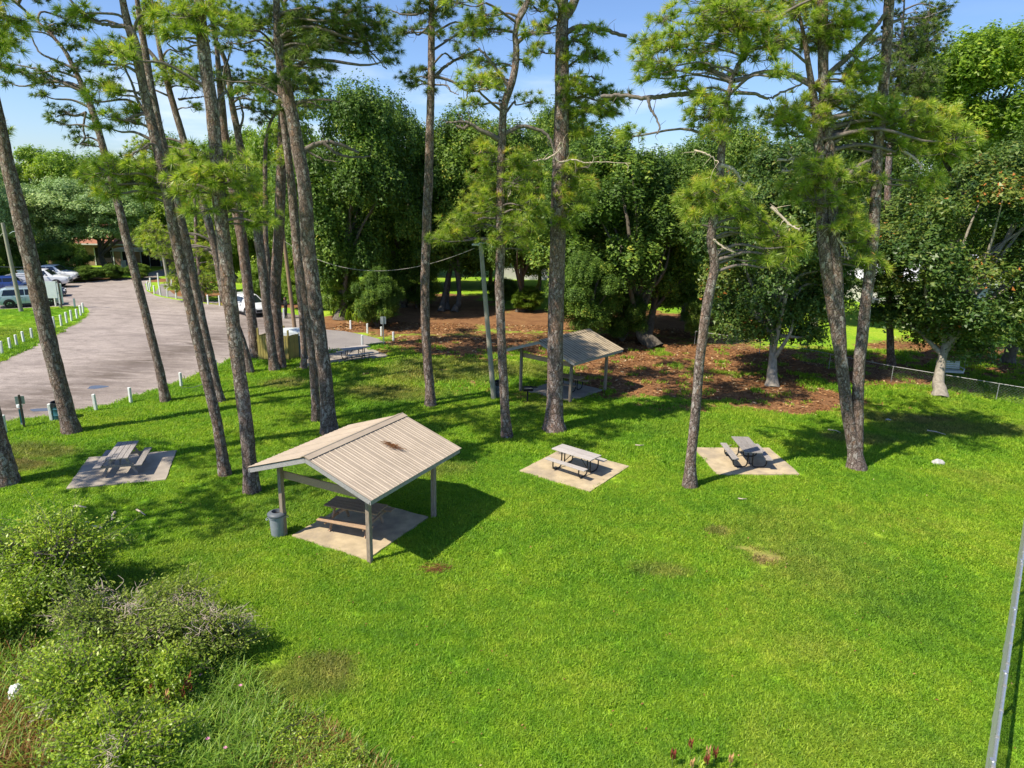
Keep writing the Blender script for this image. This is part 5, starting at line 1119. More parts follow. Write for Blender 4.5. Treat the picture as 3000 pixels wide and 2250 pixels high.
pine('forked pine with bare pale limbs beside the light pole', (1095, 945), [(1092, 900), (1088, 830), (1084, 750), (1081, 680), (1079, 620), (1081, 540), (1081, 480), (1081, 400), (1083, 333), (1085, 293), (1086, 260), (1090, 225), (1100, 195), (1109, 165), (1114, 133), (1115, 100), (1113, 75), (1120, 45), (1135, 18), (1148, -20)], (30, 18, 13),
     [(1040, 30, 34, 24), (1015, 70, 26, 20), (1055, 65, 28, 20), (1060, 135, 34, 16), (1040, 182, 36, 22), (1020, 222, 22, 14), (1070, 170, 26, 18), (1140, 130, 24, 16), (1150, 70, 22, 16), (1040, 325, 22, 16), (1058, 345, 28, 22), (1045, 378, 26, 20), (1070, 400, 26, 24), (1035, 425, 26, 20), (1060, 440, 28, 22), (1010, 458, 26, 18), (985, 485, 32, 20), (960, 512, 26, 18), (940, 515, 14, 10), (1000, 510, 26, 16), (1035, 490, 26, 18), (1110, 342, 24, 18), (1132, 355, 26, 22), (1118, 395, 28, 24), (1148, 400, 24, 22), (1140, 440, 28, 24), (1105, 440, 26, 22), (1165, 450, 22, 20), (1120, 485, 28, 20), (1150, 500, 28, 22), (1085, 475, 24, 20), (1110, 520, 26, 18), (1065, 520, 22, 16), (1145, 535, 20, 14)],
     [([(1083, 305), (1062, 292), (1040, 282), (1020, 270), (1000, 263), (962, 265)], 11, 4), ([(1016, 268), (1000, 278), (985, 270)], 8, 4), ([(1089, 290), (1108, 280), (1128, 273), (1155, 278), (1178, 288), (1190, 305), (1198, 325), (1195, 342)], 9, 4), ([(1100, 190), (1085, 165), (1065, 140), (1050, 120), (1035, 105)], 8, 4), ([(1115, 95), (1135, 78), (1160, 70), (1195, 72)], 8, 4), ([(1113, 70), (1118, 40), (1128, 20), (1140, 0)], 9, 6), ([(1078, 470), (1060, 472), (1045, 470), (1032, 475)], 5, 2)],
     [([(1196, 335), (1178, 345), (1165, 345), (1155, 350)], 4, 2), ([(1196, 335), (1215, 318), (1210, 308), (1205, 320)], 3, 1.5), ([(1198, 340), (1210, 350), (1240, 345), (1265, 352), (1290, 350), (1360, 352)], 4, 1.5), ([(1098, 425), (1103, 415), (1098, 405)], 3, 1.5)], seed=16, top=20, auto=4)
pine('thickest pine in the middle, in front of the far shelter roof', (1197, 930), [(1198, 880), (1199, 816), (1200, 716), (1201, 660), (1203, 600), (1204, 550), (1206, 480), (1208, 410), (1211, 333), (1213, 260), (1214, 200), (1214, 140), (1214, 83), (1216, 40), (1217, 0), (1215, -40)], (54, 32, 26),
     [(1180, 60, 22, 18), (1195, 25, 26, 18), (1250, 85, 26, 16), (1270, 120, 22, 16), (1240, 130, 22, 16), (1165, 110, 20, 14), (1235, 178, 24, 20), (1262, 190, 26, 22), (1228, 205, 22, 20), (1290, 195, 34, 24), (1275, 235, 34, 26), (1245, 245, 28, 24), (1310, 235, 28, 24), (1265, 280, 28, 24), (1240, 285, 22, 18), (1335, 215, 22, 16), (1225, 235, 20, 18), (1245, 350, 24, 22), (1265, 370, 20, 20), (1232, 382, 26, 24), (1255, 405, 24, 20), (1222, 420, 26, 22), (1240, 445, 24, 20), (1210, 455, 24, 18), (1225, 480, 24, 18), (1200, 480, 18, 14), (1262, 435, 18, 16), (1215, 505, 18, 12)],
     [([(1216, 75), (1237, 63), (1257, 57), (1300, 63), (1354, 80)], 11, 6), ([(1238, 85), (1255, 90), (1270, 105), (1278, 135)], 5, 2), ([(1212, 190), (1240, 172), (1270, 165), (1300, 175)], 7, 3), ([(1210, 400), (1230, 380), (1250, 365), (1270, 362)], 6, 2)], seed=17, top=21, auto=5, mat='bark_red', forks=[([(1217, 40), (1232, 20), (1245, -10), (1252, -50)], 18, 14)])
pine('crooked pine at the left corner of the right picnic pad', (1490, 1052), [(1492, 1000), (1500, 915), (1506, 850), (1511, 782), (1517, 735), (1523, 688), (1530, 645), (1537, 612), (1543, 585), (1543, 560), (1538, 535), (1536, 512), (1540, 480), (1545, 440), (1552, 400), (1556, 370), (1558, 335), (1561, 300), (1565, 265), (1568, 233), (1573, 208), (1578, 187), (1584, 162), (1592, 145)], (34, 19, 14),
     [(1400, 85, 24, 18), (1412, 130, 34, 24), (1400, 165, 24, 18), (1440, 100, 30, 22), (1450, 150, 30, 22), (1480, 70, 34, 20), (1500, 110, 32, 24), (1530, 50, 36, 22), (1555, 88, 34, 22), (1590, 55, 34, 22), (1625, 45, 34, 22), (1660, 62, 34, 24), (1685, 88, 26, 20), (1520, 140, 26, 18), (1610, 95, 24, 16), (1540, 205, 34, 20), (1520, 235, 30, 22), (1560, 240, 34, 22), (1540, 265, 34, 20), (1585, 255, 24, 20), (1505, 250, 22, 16), (1530, 290, 22, 14), (1500, 420, 28, 22), (1530, 410, 36, 24), (1560, 425, 34, 24), (1515, 448, 30, 22), (1545, 452, 34, 20), (1495, 455, 18, 18), (1590, 420, 24, 20), (1500, 480, 14, 16), (1600, 450, 24, 20), (1625, 465, 28, 20), (1610, 490, 22, 18), (1660, 500, 24, 16), (1690, 510, 34, 22), (1665, 540, 30, 22), (1700, 540, 34, 22), (1720, 530, 20, 18), (1650, 560, 26, 16), (1690, 570, 24, 12), (1470, 190, 24, 14), (1640, 120, 24, 14)],
     [([(1580, 178), (1560, 162), (1535, 152), (1510, 148), (1470, 150)], 10, 4), ([(1588, 160), (1595, 140), (1608, 123), (1625, 108), (1655, 100), (1700, 88)], 10, 4), ([(1585, 175), (1610, 168), (1640, 157), (1670, 155), (1700, 162), (1735, 172)], 9, 4), ([(1600, 130), (1605, 100), (1590, 75), (1580, 55)], 7, 3), ([(1590, 200), (1630, 203), (1660, 212), (1690, 200), (1735, 180)], 7, 3), ([(1565, 225), (1520, 205), (1475, 203), (1430, 208), (1390, 212), (1340, 206), (1300, 208)], 10, 7, (0, 1.5)), ([(1400, 210), (1405, 235), (1415, 250), (1425, 275), (1420, 288)], 6, 2), ([(1545, 440), (1590, 440), (1640, 470), (1690, 520)], 6, 2)],
     [([(1556, 357), (1575, 362), (1590, 372), (1600, 390), (1612, 404)], 8, 3), ([(1538, 515), (1550, 525), (1568, 538), (1591, 547)], 5, 2), ([(1665, 447), (1690, 470), (1708, 488), (1726, 496)], 6, 3), ([(1500, 325), (1520, 330), (1540, 340), (1552, 352)], 4, 1.5)], seed=18, top=15.5, auto=3, autor=1.0, nscale=1.0)
pine('triple trunked pine at the right with two stems spreading in a V', (1850, 1012), [(1848, 985), (1840, 940), (1831, 896), (1823, 830), (1815, 764), (1807, 715), (1799, 665), (1792, 620), (1785, 575), (1780, 535), (1777, 499), (1774, 440), (1772, 380), (1768, 320), (1764, 260)], (40, 21, 15),
     [(1760, 60, 36, 24), (1800, 45, 36, 24), (1775, 95, 34, 22), (1815, 80, 28, 26), (1840, 50, 26, 20), (1700, 25, 26, 16), (1735, 20, 26, 16), (1855, 140, 26, 22), (1862, 165, 26, 20), (1835, 170, 26, 20), (1800, 205, 36, 22), (1835, 210, 34, 20), (1780, 225, 28, 18), (1720, 232, 34, 20), (1690, 255, 34, 22), (1735, 262, 34, 20), (1700, 285, 36, 18), (1760, 255, 30, 20), (1665, 245, 22, 16), (1860, 232, 32, 24), (1895, 222, 26, 18), (1880, 265, 36, 24), (1850, 280, 34, 22), (1935, 240, 30, 20), (1965, 250, 34, 22), (1995, 262, 34, 22), (1950, 285, 36, 22), (1990, 300, 36, 22), (2025, 258, 30, 20), (2050, 275, 34, 22), (2075, 298, 28, 20), (2030, 310, 32, 20), (2055, 330, 26, 16), (1960, 330, 32, 18), (1925, 310, 30, 20), (1790, 365, 36, 22), (1755, 360, 30, 20), (1740, 395, 34, 22), (1785, 405, 38, 24), (1820, 390, 30, 22), (1760, 430, 30, 22), (1800, 445, 36, 24), (1830, 455, 34, 24), (1815, 485, 28, 18), (1845, 490, 28, 20), (1870, 385, 28, 20), (1855, 520, 24, 18), (1865, 555, 22, 16), (1840, 560, 18, 14), (1885, 575, 18, 12), (2020, 385, 26, 16), (1985, 395, 24, 16), (1720, 420, 22, 18)],
     [([(1785, 205), (1760, 185), (1735, 172), (1710, 160), (1680, 152)], 11, 5), ([(1790, 160), (1830, 125), (1860, 95), (1890, 60), (1915, 25), (1930, -10)], 10, 5), ([(1796, 310), (1815, 300), (1830, 275), (1845, 245)], 7, 3), ([(1890, 340), (1920, 325), (1950, 310), (1990, 295)], 9, 4), ([(1795, 395), (1830, 380), (1860, 355), (1885, 345)], 9, 5), ([(1800, 480), (1785, 490), (1770, 497)], 6, 3), ([(1905, 60), (1950, 40), (1990, 40), (2020, 30)], 6, 2), ([(1835, 110), (1860, 135), (1880, 128), (1905, 110)], 5, 2)],
     [([(1940, 320), (1960, 332), (1980, 345), (1992, 362)], 6, 3), ([(1680, 345), (1700, 345), (1715, 342), (1700, 328)], 5, 2), ([(1690, 368), (1705, 370), (1712, 365)], 4, 2), ([(1792, 485), (1805, 510), (1820, 530), (1835, 555)], 6, 2)], seed=19, top=17, auto=6,
     forks=[([(1817, 770), (1813, 690), (1808, 594), (1803, 540), (1800, 490), (1797, 430), (1795, 360), (1791, 310), (1788, 283), (1784, 240), (1781, 200), (1778, 133), (1777, 60), (1777, 0), (1775, -60)], 20, 16),
            ([(1851, 1000), (1853, 930), (1853, 860), (1857, 782), (1863, 720), (1869, 669), (1875, 620), (1880, 575), (1885, 530), (1887, 500), (1890, 450), (1893, 400), (1896, 333), (1901, 270), (1908, 200), (1912, 150), (1915, 100), (1918, 50), (1921, 0), (1925, -60)], 21, 15)])
# right stem's upper crown on an added trunk, shade put into dark needles
pine('shaded upper crown of the triple trunked pine, on an added trunk', (1925, 790), [(1922, 700), (1920, 600), (1918, 480), (1920, 350), (1935, 230), (1945, 140), (1950, 60), (1955, -20)], (18, 12, 9), [(1960, 85, 40, 34), (1985, 125, 36, 34), (1940, 150, 38, 34), (1970, 185, 36, 32), (1930, 195, 30, 26), (2005, 95, 30, 28), (2010, 35, 22, 20), (1990, 165, 30, 28), (1950, 110, 34, 30), (1985, 215, 26, 22), (2000, 60, 26, 22)], seed=20, top=22, auto=4, nmat='needle_dark', nscale=1.3)
pine('young bright pine standing behind the bollards at the road bend', (440, 652), [(436, 620), (430, 580), (425, 530), (422, 470), (420, 420)], (10, 7, 5), [(383, 590, 14, 22), (378, 618, 14, 16), (400, 606, 14, 16), (440, 600, 22, 18), (455, 622, 20, 16), (430, 628, 20, 12), (345, 525, 28, 20), (375, 510, 30, 20), (330, 505, 22, 18), (400, 540, 22, 18), (360, 550, 26, 14), (440, 540, 22, 18), (460, 500, 24, 20), (470, 570, 18, 16)], [([(428, 560), (445, 545), (455, 555)], 3, 1.5)], seed=21, top=12, auto=3)
# pines just outside the frame on the left; their shade falls across the near lawn
for i, (x, y, h) in enumerate(((-19.5, 14.5, 18), (-23.5, 18.5, 20))):
    q = (0, 0); S_ = spline([(x, y, -.1), (x - .2, y, 6), (x - .5, y + .2, 12), (x - .6, y + .3, h)], 40); rr = np.linspace(.26, .06, 40); r = np.random.default_rng(90 + i)
    root = empty('pine_tree', (x, y, 0), 0, ('tall pine outside the left picture edge shading the near lawn', 'taller pine outside the left picture edge behind the first')[i], 'pine tree', 'tall pines'); off = np.array([x, y, 0.])
    C, D, SZ, TT, lt = [], [], [], [], []
    for k in range(9):
        f = S_[int(22 + k * 1.9)]; a = k * 2.4 + i; L = r.uniform(1.2, 3.0) * (1 - k / 14); c = f + np.array([math.cos(a) * L, math.sin(a) * L, .6]); lt.append(tube_np(spline([f, (f + c) / 2, c], 6), np.linspace(.06, .02, 6), 6))
        u = unit(r.normal(size=(50, 3))) * (r.uniform(.1, 1, 50) ** .5)[:, None]; C.append(c + u * [1.25, 1.25, .7]); D.append(unit(u + [0, 0, .7])); SZ.append(r.uniform(.26, .36, 50)); TT.append(r.uniform(.3, .8, 50))
    V, F = tube_np(S_, rr, 14, .09, i); link('trunk', np_mesh('trunk', V - off, F, smooth=True), MAT['bark'], root); V, F = join_tubes(lt); link('limbs', np_mesh('limbs', V - off, F, smooth=True), MAT['limb'], root)
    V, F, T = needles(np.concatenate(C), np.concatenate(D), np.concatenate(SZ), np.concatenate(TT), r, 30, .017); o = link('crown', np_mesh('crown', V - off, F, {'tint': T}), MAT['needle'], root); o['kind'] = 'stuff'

# ================================================================ broadleaf trees
def crown_proto(name, seed, nlobes, nleaf, leaf, lobe=(.26, .46), flat=-.55, hollow=.35, aspect=.62, zs=.66):
    """unit crown: leaves set on many lobes, open between them"""
    r = np.random.default_rng(seed); L = []
    while len(L) < nlobes:
        u = unit(r.normal(size=3)); k = r.uniform(.45, 1) ** .5; p = u * k * np.array([.78, .78, .80])
        if p[2] < flat: continue
        L.append((*p, r.uniform(*lobe)))
    L = np.array(L); w = L[:, 3] ** 2; idx = r.choice(nlobes, nleaf, p=w / w.sum())
    u = unit(r.normal(size=(nleaf, 3))); u[:, 2] = np.where(u[:, 2] < -.35, -u[:, 2] * r.uniform(.2, 1, nleaf), u[:, 2]); u = unit(u)
    rad = L[idx, 3] * (hollow + (1 - hollow) * r.uniform(0, 1, nleaf) ** .4) * (1 + .22 * (np.sin(u[:, 0] * 9 + idx) + np.sin(u[:, 1] * 11 + idx * 2) * .7))
    C = L[idx, :3] + u * rad[:, None] * np.array([1, 1, .85])
    nrm = unit(u * .9 + np.array([0, 0, .55]) + r.normal(0, .55, (nleaf, 3))); t = unit(np.cross(nrm, r.normal(size=(nleaf, 3)))); b = np.cross(nrm, t)
    s = leaf * r.uniform(.6, 1.4, nleaf); T = t * s[:, None] * np.array([1, 1, zs]); B = b * (s * aspect)[:, None] * np.array([1, 1, zs])
    V = np.concatenate([C - T * .8 - B, C + T + nrm * s[:, None] * .15, C - T * .4 + B]); i = np.arange(nleaf); F = np.stack([i, i + nleaf, i + 2 * nleaf], 1)
    lt = r.normal(0, .11, nlobes); tn = np.clip(.48 + lt[idx] + r.normal(0, .17, nleaf), 0, 1)
    return np_mesh(name, V, F, {'tint': np.tile(tn, 3)}), L
PROTO = {'oak': [crown_proto('crown', 31, 70, 105000, .0215, (.17, .33), flat=-.8), crown_proto('crown', 32, 62, 105000, .0215, (.18, .36), flat=-.8), crown_proto('crown', 33, 80, 105000, .0205, (.16, .31), flat=-.8)],
         'grey': [crown_proto('crown', 34, 80, 100000, .0165, (.16, .32), flat=-.6, zs=1.3)], 'bright': [crown_proto('crown', 35, 64, 95000, .0225, (.17, .33), flat=-.75, zs=.8), crown_proto('crown', 36, 72, 95000, .0215, (.16, .31), flat=-.75, zs=.8)],
         'mag': [crown_proto('crown', 37, 105, 85000, .0215, (.14, .26), flat=-.85, hollow=.25, aspect=.5, zs=.8), crown_proto('crown', 38, 120, 100000, .0195, (.13, .25), flat=-.9, hollow=.25, aspect=.5, zs=.8)]}
LM = {'oak': 'oakleaf', 'grey': 'greyleaf', 'bright': 'brightleaf', 'mag': 'magleaf'}
BASE_ME = {}
def broad(label, kind, v, qx, Y, qtop, qbot, qw, foot=None, trunk_r=.35, group=None, bk='oakbark', name=None, nlimb=7, seed=0, stems=1):
    r = np.random.default_rng(seed + int(qx) + int(Y)); top = AT(qx, qtop, Y); bot = AT(qx, qbot, Y); Rw = qw / 2 * Y / FQ * 1.14; c = (top + bot) / 2; Hc = (top[2] - bot[2]) / 2
    if bot[2] < .4: Hc = (top[2] - .4) / 2; c[2] = .4 + Hc
    f = np.array([c[0], Y, 0]) if foot is None else G(*foot); root = empty(name or {'oak': 'oak_tree', 'grey': 'live_oak_tree', 'bright': 'broadleaf_tree', 'mag': 'magnolia_tree'}[kind], tuple(f), 0, label, 'tree', group)
    me, L = PROTO[kind][v % len(PROTO[kind])]; o = link('crown', me, MAT[LM[kind]], root, tuple(c - f), r.uniform(0, 6.28)); o.scale = (Rw, Rw, Hc); o['kind'] = 'stuff'
    a = o.rotation_euler.z; tb = []; off = c - f
    for s in range(stems):
        w = r.normal(0, .5, 2) if stems > 1 else np.zeros(2); f0 = np.array([w[0], w[1], -.1]); z1 = max(bot[2] * .9, 1.2); rr = trunk_r * (1 if stems == 1 else .6)
        k = np.array([off[0] * .35 + w[0] * 1.4 + r.normal(0, .2), off[1] * .35 + w[1] * 1.4, z1]); hub = np.array([off[0] * .8, off[1] * .8, off[2] * .85]); P = spline([f0, f0 + (k - f0) * .25 + [0, 0, .1], k, hub], 26); hh = P[:, 2]
        tb.append(tube_np(P, rr * (.45 + .55 * np.exp(-np.maximum(hh, 0) / max(z1 * 1.5, 1)) + .28 * np.exp(-np.maximum(hh, 0) / .3)), 12, .12, seed + s))
    for i in r.choice(len(L), min(nlimb, len(L)), replace=False):
        p = L[i, :3]; q = off + np.array([(p[0] * math.cos(a) - p[1] * math.sin(a)) * Rw, (p[0] * math.sin(a) + p[1] * math.cos(a)) * Rw, p[2] * Hc]); s0 = k + (hub - k) * r.uniform(0, .6); m_ = (s0 + q) / 2 + r.normal(0, .06, 3) * Rw + [0, 0, .05 * Hc]
        tb.append(tube_np(spline([s0, m_, q], 10), np.linspace(trunk_r * .42, .03, 10), 7))
    V, F = join_tubes(tb); link('trunk', np_mesh('trunk', V, F, smooth=True), MAT[bk], root); return root
# left, beyond the road
broad('grey-green live oak spreading over the terracotta roof', 'grey', 0, 205, 86, 372, 548, 260, (236, 592), .42, nlimb=10)
broad('grey-green live oak at the far left behind the parked pickups', 'grey', 0, 45, 82, 385, 600, 230, None, .4)
broad('dark grey-green tree at the left picture edge', 'grey', 0, -60, 74, 330, 630, 170, None, .4)
broad('tall sunny tree rounded top above the grey live oaks', 'bright', 0, 105, 108, 298, 560, 190, None, .4)
broad('sunny tree right of the rounded one at the far left', 'bright', 1, 235, 112, 325, 560, 170, None, .4)
broad('dark tree peeking out at the left picture edge', 'oak', 1, 5, 100, 322, 560, 90, None, .4)
broad('bright green tree behind the leaning pines', 'bright', 1, 395, 92, 285, 585, 170, None, .4)
broad('light leaved tree rising behind the flaky pine', 'bright', 0, 520, 84, 250, 620, 160, None, .4)
broad('leafy tree behind the trunk group at the enclosure', 'bright', 1, 615, 74, 235, 650, 170, None, .4)
broad('young leafy tree at the road bend behind the young pine', 'bright', 0, 470, 70, 430, 640, 120, None, .2)
broad('bright leafy tree low behind the white SUV', 'bright', 1, 570, 67, 345, 668, 150, None, .3)
broad('bright leafy tree low behind the brown pole', 'bright', 0, 655, 63, 330, 680, 140, None, .3)
broad('green tree low at the end of the road behind the bollards', 'bright', 1, 505, 80, 390, 640, 130, None, .3)
broad('green tree right of the terracotta roofed house', 'bright', 0, 330, 104, 330, 575, 120, None, .3)
# the belt behind the far shelter
broad('dark oak with sunlit crown right of the thick pine', 'oak', 0, 735, 58, 160, 700, 250, (735, 690), .5, nlimb=10)
broad('dark oak behind the straight lone pine', 'oak', 1, 865, 64, 195, 670, 210, None, .45, nlimb=9)
broad('multi stemmed oak behind the light pole', 'oak', 2, 995, 66, 225, 640, 230, (968, 672), .5, stems=3)
broad('oak behind the forked pine', 'oak', 0, 1130, 63, 250, 640, 200, None, .4)
broad('broad dark oak shading the far shelter roof', 'oak', 1, 1330, 52, 262, 742, 330, (1416, 750), .5, bk='oakbark', nlimb=12)
broad('second oak trunk beside the broad dark oak', 'oak', 2, 1440, 54, 330, 715, 220, (1393, 742), .42, nlimb=9)
broad('oak between the broad dark oak and the crooked pine', 'oak', 0, 1500, 60, 280, 710, 180, None, .4)
broad('tall oak above the thickest pine', 'oak', 2, 1195, 74, 215, 590, 180, None, .4)
broad('low dark oak boughs left of the far shelter roof', 'oak', 1, 1265, 47, 540, 735, 150, None, .25)
broad('brownish magnolia with a leaning pale trunk behind the crooked pine', 'mag', 0, 1680, 41, 262, 800, 350, (1668, 834), .34, bk='magbark', nlimb=14)
broad('wide glossy magnolia at the far right with the swing bench behind', 'mag', 1, 2080, 40.5, 285, 860, 440, (2031, 857), .36, bk='magbark', nlimb=18)
broad('magnolia with rusty leaves between the triple pine and crooked pine', 'mag', 0, 1800, 58, 225, 560, 230, None, .35, bk='magbark')
broad('tall sunny oak filling the upper right corner', 'bright', 0, 2125, 56, 18, 420, 330, None, .5, nlimb=14)
broad('leafy tree cut by the right picture edge', 'oak', 1, 2255, 46, 190, 640, 200, None, .4)
broad('shaded tree at the right picture edge beyond the fence', 'oak', 2, 2270, 42, 560, 800, 160, None, .3)
broad('oak behind the crooked pine and brownish magnolia', 'oak', 2, 1580, 70, 245, 640, 170, None, .4)
BB = [(660, 88, 300, 170), (760, 92, 290, 180), (880, 90, 300, 190), (1010, 92, 290, 190), (1130, 96, 300, 180), (1330, 90, 300, 190), (1450, 92, 310, 180), (1570, 96, 305, 170), (1700, 94, 290, 190), (1840, 100, 300, 180), (1980, 98, 250, 200), (2120, 92, 200, 200), (2260, 90, 220, 180)]
for i, (qx, Y, qt, w) in enumerate(BB): broad('broadleaf tree in the back row of the wood, %s from the left' % ORD[i], 'oak', i, qx, Y, qt, 590, w, None, .4, 'trees in the back row of the wood', nlimb=5)
MID = [(690, 76, 360, 150), (800, 74, 380, 160), (930, 78, 360, 170), (1060, 80, 350, 160), (1165, 78, 380, 150), (1260, 70, 340, 160), (1400, 70, 350, 170), (1520, 72, 360, 160), (1640, 76, 350, 150), (1760, 82, 340, 160), (2080, 66, 360, 190), (2210, 60, 340, 200)]
for i, (qx, Y, qt, w) in enumerate(MID): broad('shorter tree in the middle row of the wood, %s from the left' % ORD[i], 'oak', i + 1, qx, Y, qt, 660, w, None, .3, 'trees in the middle row of the wood', nlimb=5)
# understorey bushes
def bush_simple(label, qx, qy, w, h, kind='oak', v=0, name='shrub'):
    g = G(qx, qy); sc_ = g[1] / FQ; root = empty(name, tuple(g), 0, label, 'shrub'); Rw = w * sc_ / 2; Hh = h * sc_ / 2
    me, L = PROTO[kind][v % len(PROTO[kind])]; o = link('foliage', me, MAT[{'oak': 'oakleaf', 'bright': 'brightleaf', 'grey': 'greyleaf', 'mag': 'magleaf'}[kind]], root, (0, 0, Hh * .9), random.uniform(0, 6)); o.scale = (Rw, Rw * .8, Hh); o['kind'] = 'stuff'
    r = np.random.default_rng(int(qx)); tb = [tube_np(spline([(0, 0, -.05), r.normal(0, .15, 3) * Rw + [0, 0, Hh * .5], p[:3] * [Rw, Rw * .8, Hh] * .8 + [0, 0, Hh * .9]], 7), np.linspace(.05, .015, 7), 6) for p in L[:7]]
    V, F = join_tubes(tb); link('stem', np_mesh('stem', V, F, smooth=True), MAT['oakbark'], root); return root
bush_simple('dense evergreen shrub behind the parking bay bollards', 815, 706, 150, 140, 'oak', 1)
bush_simple('leafy undergrowth shrub left of the parking bay', 735, 684, 130, 130, 'bright', 0)
bush_simple('dark shrub under the oak behind the lone pine', 900, 665, 150, 130, 'oak', 2)
bush_simple('glossy shrub left of the far shelter', 1140, 672, 90, 60, 'bright', 1)
bush_simple('dark evergreen shrub rising behind the far shelter roof', 1270, 738, 150, 190, 'oak', 0)
bush_simple('shrub under the broad oak left of its trunks', 1345, 738, 120, 130, 'oak', 1)
bush_simple('shrub at the fence behind the crooked pine', 1525, 738, 130, 130, 'oak', 2)
bush_simple('low shrub between the enclosure and the road bend', 660, 668, 110, 100, 'bright', 1)
bush_simple('shrub in the undergrowth behind the white SUV', 575, 655, 120, 100, 'bright', 0)
bush_simple('shrub in the shade right of the light pole', 1085, 655, 80, 60, 'oak', 0)
for i, qx in enumerate((20, 75, 130, 190, 245, 300)): bush_simple('clipped dark hedge plant before the terracotta roofed house, %s from the left' % ORD[i], qx, 607 - (i > 3) * 4, 74, 36, 'oak', i, 'hedge_plant')
for i, (qx, qy) in enumerate(((5, 606), (60, 603), (115, 601), (160, 600))): bush_simple('dark undergrowth behind the parked pickups, %s from the left' % ORD[i], qx, qy, 90, 80, 'oak', i)
# fan leaved clumps by the bay
def blade_clump(name, label, loc, n, h, wd, mat, seed, spread=.5, cat='plant', lean=(.3, .95)):
    r = np.random.default_rng(seed); root = empty(name, loc, 0, label, cat); pr = []
    for k in range(n):
        a = r.uniform(0, 6.283); b = np.array([r.normal(0, spread * .35), r.normal(0, spread * .35), 0]); H = h * r.uniform(.55, 1.1); ln = H * r.uniform(*lean); d = np.array([math.cos(a), math.sin(a), 0]); s = np.array([-math.sin(a), math.cos(a), 0])
        t = np.linspace(0, 1, 6); P = b + d * (ln * t ** 1.8)[:, None] + np.array([0, 0, 1]) * (H * (t - .32 * t ** 3))[:, None]; w = wd * np.array([.6, 1, .95, .75, .4, .03]) * r.uniform(.7, 1.2)
        V = np.concatenate([P - s * w[:, None], P + s * w[:, None]]); i = np.arange(5); pr.append((V, np.stack([i, i + 1, i + 7, i + 6], 1), np.full(12, np.clip(r.normal(.55, .2), 0, 1))))
    V, F, T = merge(pr); o = link('leaves', np_mesh('leaves', V, F, {'tint': T}), mat, root); o['kind'] = 'stuff'; return root
for i, (a, b) in enumerate(((768, 690), (795, 694), (742, 676), (722, 660))):
    blade_clump('leafy_clump', ('arching strap leaved clump left of the evergreen shrub', 'arching strap leaved clump nearest the parking bay bollards', 'strap leaved clump under the dark oak edge', 'strap leaved clump farthest left under the dark oak')[i], tuple(G(a, b)), 90, 2.0, .06, MAT['brightleaf'], 50 + i, 1.4)

